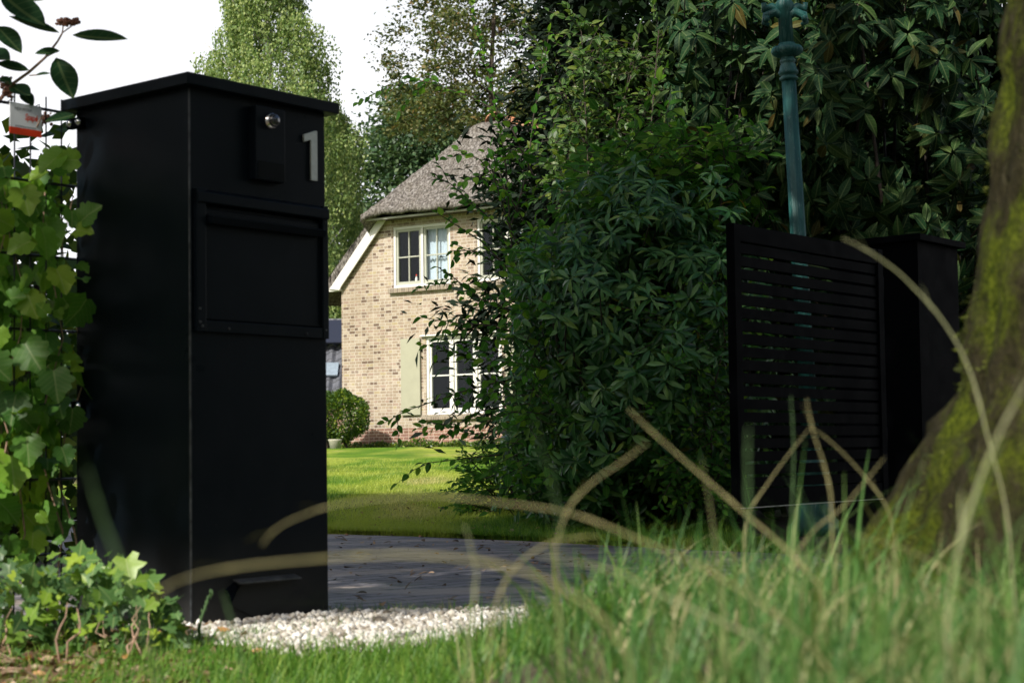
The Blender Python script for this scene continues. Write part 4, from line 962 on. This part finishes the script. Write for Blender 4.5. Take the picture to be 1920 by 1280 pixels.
# far wood
rgw = np.random.default_rng(5); n = 2600
xw = rgw.uniform(-60, 70, n); Cw = np.stack([xw, 82+rgw.normal(0, 3, n), .3+rgw.random(n)**.8*(6.0+1.5*np.sin(xw*.23)+1.2*np.sin(xw*.61+1))], -1)
Cn = np.repeat(Cw, 26, 0)+rgw.normal(size=(n*26, 3))*.8
tag(leaves('far_wood', Cn, unit(rgw.normal(size=Cn.shape)), unit(rgw.normal(size=Cn.shape))+arr(0, -.3, .7), .45*(.6+.7*rgw.random(len(Cn))), L_Q, M['green']), kind='stuff')

# ------------------------------------------------------------------ by the house
sx_ = P(636, 820, 33.6)
bx = root('box_shrub', (sx_.x, 33.6, .55), 'rounded clipped shrub at the left corner of the brick house', 'shrub')
rg = np.random.default_rng(81); n = 9000; d = unit(rg.normal(size=(n, 3))); rr = (.72+.30*rg.random(n))[:, None]
Pn = np.array([sx_.x, 33.6, .55+.66])+d*rr*np.array([.56, .5, .52])*(1+.06*np.sin(d[:, :1]*9)); Pn = Pn[Pn[:, 2] > .72]
leaves('foliage', Pn, unit(Pn-np.array([sx_.x, 33.6, 1.1]))+rnd(len(Pn))*.8, rnd(len(Pn))+arr(0, -.2, .6), .055*(.7+.6*rg.random(len(Pn))), L_Q, M['box'], bx)
mb = MB()
for k in range(6): mb.tube([(sx_.x+random.uniform(-.25, .25), 33.6+random.uniform(-.1, .1), .5), (sx_.x+random.uniform(-.35, .35), 33.6, 1.1)], [.03, .02], 6)
mb.build('stems', M['bark'], bx)
pp_ = P(626, 842, 33.0)
pot = root('plant_pot', (pp_.x, 33.0, .55), 'pale stone pot under the rounded shrub by the house', 'pot')
MB().lathe((pp_.x, 33.25, .52), [(.09, 0), (.12, .20), (.135, .22), (.135, .25), (.115, .25), (.11, .21)], 20).build('pot_body', simple('pale_stone', (.34, .33, .26), .8), pot, smooth=True)
# border plants at the foot of the wall
rg = np.random.default_rng(83); n = 5200; t = rg.uniform(-.1, 5.9, n); o = rg.uniform(.02, .32, n)
z = HB+.02+rg.random(n)*(.07+.07*np.sin(t*5)**2+.12*(np.abs(t-1.9) < .12))
Pn = np.stack([FC.x+FU.x*t+FN.x*o, FC.y+FU.y*t+FN.y*o, z], -1)
tag(leaves('border_groundcover', Pn, rnd(n)+arr(0, 0, .8), rnd(n), .05*(.6+.7*rg.random(n)), L_Q, M['box']), kind='stuff')

# ------------------------------------------------------------------ left: vines, viburnum branch, ivy
vr = root('climbing_vine', (FB.x-.15, FB.y-.1, 0), 'bright green lobed vine climbing the wire mesh left of the pillar', 'climbing plant')
rg = np.random.default_rng(91); PP = []; n = 640
s_ = rg.uniform(.02, .75, n); off = rg.normal(.03, .06, n); zz_ = .22+1.02*rg.random(n)**.9
Pn = np.stack([FB.x+fdir.x*s_-PV.x*off*-1, FB.y+fdir.y*s_+PV.y*off, zz_], -1)
face = np.array([.45, -.85, .28]); N = np.broadcast_to(face, Pn.shape)+rg.normal(size=Pn.shape)*.62; D = rg.normal(size=Pn.shape)*.55+arr(0, 0, -.8)
leaves('foliage', Pn, D, N, rg.choice([.04, .055, .07, .09], n, p=[.3, .3, .25, .15])*(.85+.3*rg.random(n)), L_VINE, M['vine'], vr)
bigs = [((120, 285), (60, 330), .10), ((150, 300), (80, 300), .075), ((105, 500), (130, 560), .095), ((60, 450), (20, 470), .085), ((45, 640), (80, 700), .12), ((30, 735), (20, 790), .11), ((100, 690), (110, 760), .11), ((50, 815), (55, 880), .10), ((20, 850), (30, 930), .12), ((150, 415), (200, 375), .085), ((140, 430), (170, 435), .07), ((40, 350), (55, 400), .10), ((10, 560), (50, 555), .07), ((150, 520), (158, 525), .05), ((90, 590), (60, 560), .05), ((115, 835), (130, 880), .07)]
bp_, bd_, bsz = [], [], []
for a, b, s in bigs:
    A_ = P(a[0], a[1], 4.42); B_ = P(b[0], b[1], 4.40); bp_.append(tuple(A_)); bd_.append(tuple(B_-A_)); bsz.append(s)
Nn = np.broadcast_to(arr(.15, -.8, .5), (len(bp_), 3))+rg.normal(size=(len(bp_), 3))*.2
leaves('large_leaves', np.array(bp_), np.array(bd_), Nn, [.86*q for q in bsz], L_VINE, M['vine'], vr)
mb = MB()
for k in range(11):
    s0 = rg.uniform(.0, .6); pts = [FB+fdir*(s0+.03*math.sin(j*1.3+k))-PV*(.01+.02*math.cos(j*1.7+k))+Z*(.0+.13*j) for j in range(10)]
    mb.tube(pts, [.0032-.0002*j for j in range(10)], 5)
mb.build('stems', M['palestem'], vr, smooth=True)
# tall long-leaved viburnum rising behind the fence
vb = root('viburnum', (FB.x-.35, FB.y+.1, 0), 'long leaved viburnum shoot with berry clusters above the fence sign', 'shrub')
st = [P(-60, 320, 4.75), P(-20, 215, 4.65), P(20, 160, 4.6), P(55, 135, 4.58), P(85, 108, 4.56), P(108, 78, 4.55), P(117, 62, 4.55)]
mb = MB().tube([Vector((FB.x-.45, FB.y+.15, 0)), Vector((FB.x-.42, FB.y+.12, .7))]+st, [.012, .010, .007, .006, .0048, .0042, .0036, .003, .0025], 7)
for a, b in (((117, 62), (119, 45)), ((117, 62), (136, 48)), ((85, 108), (110, 95)), ((55, 142), (78, 140)), ((20, 160), (15, 150)), ((80, 215), (66, 245)), ((-10, 210), (10, 175))): mb.tube([P(*a, 4.55), P(*b, 4.55)], .002, 5)
mb.build('stems', M['palestem'], vb, smooth=True)
lv = [((135, 66), (238, 82), .30, .1), ((112, 62), (18, 40), .26, .2), ((2, -12), (84, 66), .36, .3), ((-6, 50), (39, 98), .45, .2), ((105, 108), (136, 192), .48, .1), ((113, 96), (67, 104), .45, .1), ((95, 138), (68, 140), .3, .1), ((55, 132), (-6, 128), .45, .1),
      ((30, 0), (82, 4), .3, .1), ((40, 172), (62, 200), .55, .1), ((20, 160), (58, 190), .5, .2), ((140, 215), (88, 232), .42, .1), ((0, 145), (22, 160), .5, .1), ((-30, 100), (20, 120), .5, .3)]
rgl = random.Random(9)
for a, b, wr, dz in lv:
    A_ = P(*a, 4.55); B_ = P(*b, 4.55-dz*.2); t_ = mk_leaf(wr*1.02, 8, .22, rgl.uniform(-.22, .05), .47)
    leaves('leaf', np.array([tuple(A_)]), np.array([tuple(B_-A_)]), np.array([[.1, -.75, .55]]), [(B_-A_).length*1.04], t_, M['viburnum'], vb)
rgb = random.Random(3)
for (cx, cy, w_, h_, n) in ((126, 42, 22, 7, 120), (14, 168, 20, 24, 90), (88, 224, 15, 13, 40)):
    mb = MB()
    for k in range(n):
        c_ = P(cx+rgb.gauss(0, w_*.42), cy+rgb.gauss(0, h_*.42), (4.55 if cx != 88 else 4.72)+rgb.uniform(-.02, .02)); r = rgb.uniform(.0032, .0055)
        mb.lathe(c_, [(r*.15, -r), (r*.8, -r*.6), (r, 0), (r*.8, r*.6), (r*.15, r)], 7)
    mb.build('berry_cluster', M['berry'], vb, smooth=True)
# ivy at the pillar's foot
iv = root('ivy', (-1.0, 3.95, 0), 'clump of lobed ivy growing at the left foot of the letterbox pillar', 'ivy')
rg = np.random.default_rng(95); n = 820; px = rg.uniform(-60, 350, n)
py = 1040+np.clip((px-230)/120, 0, 1)*110+rg.random(n)**.8*(225-np.clip((px-230)/120, 0, 1)*110)
Pn = np.array([tuple(P(a, b, 3.72+.42*rg.random())) for a, b in zip(px, py)]); Pn[:, 2] = np.maximum(Pn[:, 2], .01)
N = np.broadcast_to(arr(.15, -.62, .75), Pn.shape)+rg.normal(size=Pn.shape)*.38; D = rg.normal(size=Pn.shape)*.7+arr(.2, -.2, -.35)
leaves('foliage', Pn, D, N, rg.choice([.025, .038, .055], n, p=[.4, .4, .2]), L_IVY, M['ivy'], iv)
bg_ = [((180, 1055), (165, 1100), .062), ((235, 1040), (245, 1090), .085), ((270, 1075), (300, 1110), .07), ((265, 1110), (275, 1140), .055), ((225, 1100), (190, 1140), .06), ((330, 1150), (325, 1185), .04), ((285, 1180), (290, 1205), .035), ((150, 1040), (120, 1070), .05), ((215, 1150), (210, 1180), .045)]
Pb = np.array([tuple(P(*a, 3.78)) for a, b, s in bg_]); Db = np.array([tuple(P(*b, 3.74)-P(*a, 3.78)) for a, b, s in bg_])
leaves('large_leaves', Pb, Db, np.broadcast_to(arr(.1, -.75, .6), Pb.shape)+rg.normal(size=Pb.shape)*.2, [s for *_, s in bg_], L_IVY, M['ivy'], iv)
mb = MB()
for k in range(14):
    a = rg.uniform(0, 330); b = rg.uniform(1150, 1225); y = rg.uniform(3.6, 3.95); q = P(a, b, y); q.z = max(q.z, .05); g = Vector((q.x+rg.normal(0, .04), q.y-.03, 0.0)); md = q.lerp(g, .5)+Vector((rg.normal(0, .02), 0, .015))
    mb.tube([q+Z*.03+FU*rg.normal(0, .015), q, q.lerp(md, .5)+FU*rg.normal(0, .012), md, g+FU*rg.normal(0, .02)], [.001, .0018, .0022, .0024, .003], 5)
mb.build('stems', M['palestem'], iv, smooth=True)

# leaf litter and twigs at the left
rg = np.random.default_rng(97); n = 5200; x = rg.uniform(-1.6, -.45, n); y = rg.uniform(2.9, 4.3, n); kk = (x < -.62+rg.normal(0, .07, n)); x = x[kk]; y = y[kk]; n = len(x)
Pn = np.stack([x, y, hgt(x, y)+.004+.018*rg.random(n)], -1)
tag(leaves('leaf_litter', Pn, rnd(n)*arr(1, 1, .25), rnd(n)*.5+arr(0, 0, 1), .035*(.5+.9*rg.random(n)), L_OV, M['litter']), kind='stuff')
mb = MB()
for k in range(120):
    x, y = rg.uniform(-1.5, -.6), rg.uniform(3.0, 4.1); a = rg.random()*6.28; l = rg.uniform(.05, .2); z = .012+rg.random()*.015
    mb.tube([(x, y, z), (x+l*.5*math.cos(a), y+l*.5*math.sin(a), z+.012*rg.random()+.004), (x+l*math.cos(a+.3), y+l*math.sin(a+.3), z)], [.0022, .002, .001], 4)
tag(mb.build('fallen_twigs', M['palestem'], None, smooth=True), kind='stuff')

# ------------------------------------------------------------------ pebbles
def ico():
    me = bpy.data.meshes.new('tmp'); import bmesh as bm_; b = bm_.new(); bm_.ops.create_icosphere(b, subdivisions=1, radius=1); b.to_mesh(me); b.free()
    v = np.array([tuple(p.co) for p in me.vertices]); f = np.array([tuple(p.vertices) for p in me.polygons]); bpy.data.meshes.remove(me); return v, f
iv_, if_ = ico(); rg = np.random.default_rng(101)
def near_edge(x): return np.interp(x, [-.95, -.7, -.5, -.2, .0, .15], [4.35, 3.92, 3.80, 3.98, 4.28, 4.5])
n = 20000; x = rg.uniform(-1.0, .03, n); y = rg.uniform(3.7, 4.95, n)
f_ = np.array([drv_near(a) for a in x]); kk = (y > near_edge(x)+rg.normal(0, .03, n)) & (y < f_+.05) ; x = x[kk]; y = y[kk]
# leave out those inside the pillar
rel = np.stack([x-b0.x, y-b0.y], -1); uu = rel@np.array([PU.x, PU.y]); vv = rel@np.array([PV.x, PV.y]); kk = ~((uu > -.0) & (uu < pw) & (vv > 0) & (vv < pd)); x = x[kk]; y = y[kk]; n = len(x)
sc = (.0042+.0075*rg.random((n, 1, 1))**1.6)*rg.uniform(.65, 1.3, (n, 1, 3)); nv = len(iv_)
V = iv_[None]*(1+rg.normal(0, .10, (n, nv, 1)))*sc + np.stack([x, y, hgt(x, y)+.006+.02*rg.random(n)], -1)[:, None]
F = (if_[None]+(np.arange(n)*nv)[:, None, None]).reshape(-1, 3)
tag(link_mesh('pebbles', V.reshape(-1, 3), F, M['pebble'], smooth=False), kind='stuff')

# ------------------------------------------------------------------ grass
def blades(name, x, y, ln, wd, mat, seed, lean=.5, seg=3, zoff=0):
    rg = np.random.default_rng(seed); n = len(x); a = rg.random(n)*2*np.pi; le = np.abs(rg.normal(lean, lean*.6, n)); ln = ln*(.5+.8*rg.random(n))
    B = np.stack([x, y, hgt(x, y)-.005+zoff], -1); dx = np.stack([np.cos(a), np.sin(a), 0*a], -1); sd = np.stack([-np.sin(a+.6), np.cos(a+.6), 0*a], -1)
    V = []
    for k in range(seg+1):
        t = k/seg; c = B+dx*(le*ln*t*t)[:, None]+arr(0, 0, 1)*(ln*t*(1-.35*le*t))[:, None]; w2 = wd*(1-t)**.7*.5*(.6+.8*rg.random(n) if k == 0 else 1)
        if k == 0: w0 = .6+.8*rg.random(n)
        w2 = wd*.5*w0*(1-t**1.6)+.0002
        V += [c-sd*w2[:, None], c+sd*w2[:, None]]
    V = np.stack(V, 1); nv = 2*(seg+1); o = (np.arange(n)*nv)[:, None, None]
    q = np.array([(2*k, 2*k+1, 2*k+3, 2*k+2) for k in range(seg)])
    return tag(link_mesh(name, V.reshape(-1, 3), (q[None]+o).reshape(-1, 4), mat), kind='stuff')
rg = np.random.default_rng(111)
# tall verge grass on the mound (right foreground)
n = 34000; x = rg.uniform(-.5, 1.9, n); y = rg.uniform(.55, 4.2, n); d_ = sst((x+.24)/.5)*sst((4.3-y)/.5)
dn = .35+.65*(np.sin(x*5+1)*np.sin(y*4+2) > -.2); kk = rg.random(n) < d_*dn; x, y = x[kk], y[kk]
kk = ~((x > .55) & (y > 2.15) & (y < 3.2)); x, y = x[kk], y[kk]
blades('verge_grass', x, y, .122, .0036, M['grassb'], 1, .6, 4)
# longer blades among it
n = 650; x = rg.uniform(.05, 1.5, n); y = rg.uniform(.7, 3.4, n); kk = ~((x > .55) & (y > 2.2) & (y < 3.2)); blades('long_grass', x[kk], y[kk], .20, .0055, M['grassb'], 2, .8, 6)
# thin wispy blades close to the lens
n = 520; x = rg.uniform(-.02, .75, n); y = rg.uniform(.55, 1.25, n); kk = rg.random(n) < sst((x-.02+.1*y)/.25); blades('near_grass', x[kk], y[kk], .225, .0026, M['grassb'], 12, .75, 6)
# short sunny grass in front of the pebbles
n = 42000; x = rg.uniform(-1.25, 1.0, n); y = rg.uniform(2.6, 4.75, n)
kk = (y < near_edge(x)+.02+.05*rg.normal(size=n)) & (x > -.80+.35*(3.9-y)*-.2+rg.normal(0, .08, n)); x, y = x[kk], y[kk]
blades('short_grass', x, y, .062, .0032, M['lawnb'], 3, .5, 3)
n = 1500; x = rg.uniform(-1.3, -.6, n); y = rg.uniform(3.2, 4.0, n); blades('sparse_grass', x, y, .05, .003, M['lawnb'], 4, .6, 3)
# tufts by the drive edge and lawn
n = 120000; x = rg.uniform(-1.75, 1.2, n); y = yb(x)+rg.random(n)**1.7*15; x = np.where(x < .2, x*np.maximum(y, 9.6)/9.6, x); blades('lawn_grass', x, y, .055, .0055, M['lawnf'], 5, .5, 2, .01)
n = 900; x = rg.uniform(-.62, .2, n); y = drv_near(0)+rg.normal(0, .05, n); blades('edge_grass', x, y, .05, .003, M['grassb'], 6, .5, 3)
n = 900; x = rg.uniform(-.9, -.35, n); y = 4.02+(x+.76)*1.24*.9+rg.normal(-.06, .03, n); kk = (x < -.6) | (rg.random(n) < .15); blades('pillar_foot_grass', x[kk], y[kk], .055, .0028, M['grassb'], 7, .45, 3)

# ------------------------------------------------------------------ single stalks in the foreground
def stalk(name, label, cat, pts, Y, wpx, mat, group='dry grass stalks in the foreground', head=False, dY=0.0):
    wpx *= .27 if Y < 3 else 1; Y *= .95 if Y < 3 else 1
    n = len(pts); P3 = [P(x, y, Y+dY*i/(n-1)) for i, (x, y) in enumerate(pts)]
    # smooth (Catmull-Rom)
    q = []
    for i in range(n-1):
        p0, p1, p2, p3 = P3[max(i-1, 0)], P3[i], P3[i+1], P3[min(i+2, n-1)]
        for k in range(5):
            t = k/5; q.append(.5*((2*p1)+(-p0+p2)*t+(2*p0-5*p1+4*p2-p3)*t*t+(-p0+3*p1-3*p2+p3)*t**3))
    q.append(P3[-1]); r = wpx/FPX*Y*.5; m_ = len(q); z0 = H1(q[-1].x, q[-1].y)
    if q[-1].z > z0: q.append(Vector((q[-1].x+.01, q[-1].y+.01, z0-.01)))
    rad = [r*(.35+.65*min(1, i/(m_*.6)))*((1.55 if i % 9 == 4 else 1)+.12*random.uniform(-1, 1)) for i in range(len(q))]
    q = [p+Vector((random.gauss(0, r*.12), 0, random.gauss(0, r*.12))) for p in q]
    o = MB().tube(q, rad, 8).build(name, mat, None, base=tuple(q[-1]), smooth=True); tag(o, label, cat, group)
    if n > 4 and not head:
        mb = MB()
        for k in range(3):
            i = 4+9*k
            if i+3 >= len(q): break
            d = (q[i]-q[i+2]).normalized(); e = q[i]+d*r*random.uniform(18, 34)+Vector((random.uniform(-1, 1), 0, random.uniform(-.6, 1)))*r*9; md = q[i].lerp(e, .5)+Vector((0, 0, r*3))
            sv = Vector((.3, .2, 1)).cross(d).normalized()*r*.6
            mb.add([q[i]-sv, q[i]+sv, md+sv, md-sv, e], [(0, 1, 2, 3), (3, 2, 4)])
            mb.build('leaf_sheath', mat, o, smooth=True); mb = MB()
    if head:
        mb = MB()
        for k in range(26):
            i = min(len(q)-2, int(k/26*min(len(q)-1, 12))); p = q[i].lerp(q[i+1], random.random()); s = r*1.3
            mb.lathe(p+Vector((random.gauss(0, r*.9), random.gauss(0, r*.9), 0)), [(s*.1, -s*1.6), (s*.55, 0), (s*.1, s*1.6)], 6)
        mb.build('seed_head', mat, o, smooth=True)
    return o
G = 'grass stalk'
stalk('dry_stalk', 'straight tan stalk slanting down in front of the rhododendrons', G, [(1178, 768), (1240, 825), (1320, 895), (1400, 965), (1470, 1025), (1540, 1100)], 1.45, 17, M['dry'])
stalk('dry_stalk', 'long arching tan stalk sweeping from the pillar to the right foreground', G, [(490, 1022), (520, 990), (570, 965), (640, 945), (800, 930), (960, 945), (1080, 965), (1230, 1025), (1330, 1070), (1480, 1170), (1560, 1260)], 1.20, 14, M['dry'])
stalk('dry_stalk', 'broad blurred green tan stalk crossing low before the pillar', G, [(285, 1125), (320, 1095), (380, 1075), (480, 1058), (620, 1046), (760, 1040), (900, 1052), (1020, 1085), (1120, 1150), (1180, 1230)], .95, 19, M['dry'])
stalk('dry_stalk', 'bent tan stalk curling over the driveway', G, [(1125, 1004), (1075, 1008), (1030, 1018), (985, 1045), (950, 1085), (925, 1150), (915, 1240)], 1.35, 12, M['dry'])
stalk('dry_stalk', 'upright whitish blade standing over the driveway', G, [(872, 985), (884, 1030), (893, 1080), (886, 1150), (875, 1230)], 1.3, 12, M['drypale'])
stalk('dry_stalk', 'thin stalk leaning right from the bend before the gate', G, [(1518, 798), (1560, 830), (1610, 880), (1660, 945), (1680, 1010)], 1.9, 8, M['dry'])
stalk('dry_stalk', 'thin stalk leaning left from the bend before the gate', G, [(1520, 800), (1480, 850), (1440, 905), (1405, 960), (1395, 1010)], 1.95, 8, M['dry'])
stalk('dry_stalk', 'brown upright stalk behind the bent pair before the gate', G, [(1513, 748), (1525, 810), (1545, 870), (1558, 930), (1560, 1000)], 1.7, 11, M['dry'])
stalk('dry_stalk', 'long curved stalk arching over the right pillar and mossy trunk', G, [(1580, 447), (1640, 478), (1700, 525), (1770, 605), (1820, 700), (1855, 830), (1885, 950), (1900, 1100)], 1.6, 14, M['drypale'])
stalk('dry_stalk', 'broad pale blurred stalk before the mossy trunk at right edge', G, [(1935, 700), (1880, 800), (1830, 920), (1790, 1060), (1775, 1180)], 1.1, 26, M['drypale'])
stalk('dry_stalk', 'thick greenish stalk lying low over the foreground grass', G, [(1010, 1040), (1150, 1070), (1230, 1110), (1330, 1155), (1430, 1200)], 1.15, 18, M['drypale'])
stalk('dry_stalk', 'short brown stalk crossing the low rhododendron', G, [(1215, 830), (1160, 870), (1110, 905), (1065, 955), (1040, 1030)], 1.3, 12, M['dry'])
stalk('dry_stalk', 'thin stalk pointing up right beside the trunk base', G, [(1658, 858), (1620, 905), (1580, 950), (1530, 990), (1490, 1040)], 1.7, 8, M['dry'])
stalk('dry_stalk', 'tan stalk lying across the trunk base to the right', G, [(1600, 1000), (1700, 1030), (1780, 1070), (1850, 1110), (1900, 1170)], 1.4, 10, M['dry'])
stalk('seed_head_stalk', 'pale green seed head standing before the slatted gate', G, [(1483, 745), (1486, 790), (1488, 850), (1485, 950), (1484, 1040)], 1.9, 8, M['greenstalk'], 'green grass stems in the foreground', True)
stalk('green_stalk', 'blurred green stem rising over the hornbeam foot', G, [(1000, 785), (1015, 840), (1035, 900), (1048, 980), (1055, 1080)], .95, 9, M['greenstalk'], 'green grass stems in the foreground')
stalk('green_stalk', 'broad green blade in front of the gate stile', G, [(1403, 800), (1402, 860), (1404, 940), (1408, 1040)], 1.0, 20, M['greenstalk'], 'green grass stems in the foreground')
stalk('green_stalk', 'blurred green blade low in front of the pillar face', G, [(418, 1110), (430, 1150), (445, 1200), (455, 1260)], 1.2, 16, M['greenstalk'], 'green grass stems in the foreground')
stalk('green_stalk', 'dark green blurred blade before the left side of the pillar', G, [(165, 880), (185, 950), (215, 1030), (250, 1120), (290, 1240)], .75, 26, M['greenstalk'], 'green grass stems in the foreground')
stalk('seed_head_stalk', 'small grass seed head at the near corner of the letterbox pillar', G, [(396, 1105), (386, 1135), (376, 1165), (374, 1200)], 3.9, 5, M['greenstalk'], 'green grass stems in the foreground', True)
# fallen leaves on the drive

rg = np.random.default_rng(131); n = 700; x = rg.uniform(-1.6, 1.0, n); y = rg.uniform(4.7, 12.5, n)**1.0
Pn = np.stack([x, y, hgt(x, y)+.034+.01*rg.random(n)], -1)
kk = (y < yb(x)) | (rg.random(n) < .4); Pn[:, 2] -= np.where(y < yb(x), .024, -.012)
tag(leaves('fallen_leaves', Pn[kk], rnd(kk.sum())*arr(1, 1, .3), rnd(kk.sum())*.4+arr(0, 0, 1), .04*(.4+.7*rg.random(kk.sum())), L_OV, M['litter']), kind='stuff')
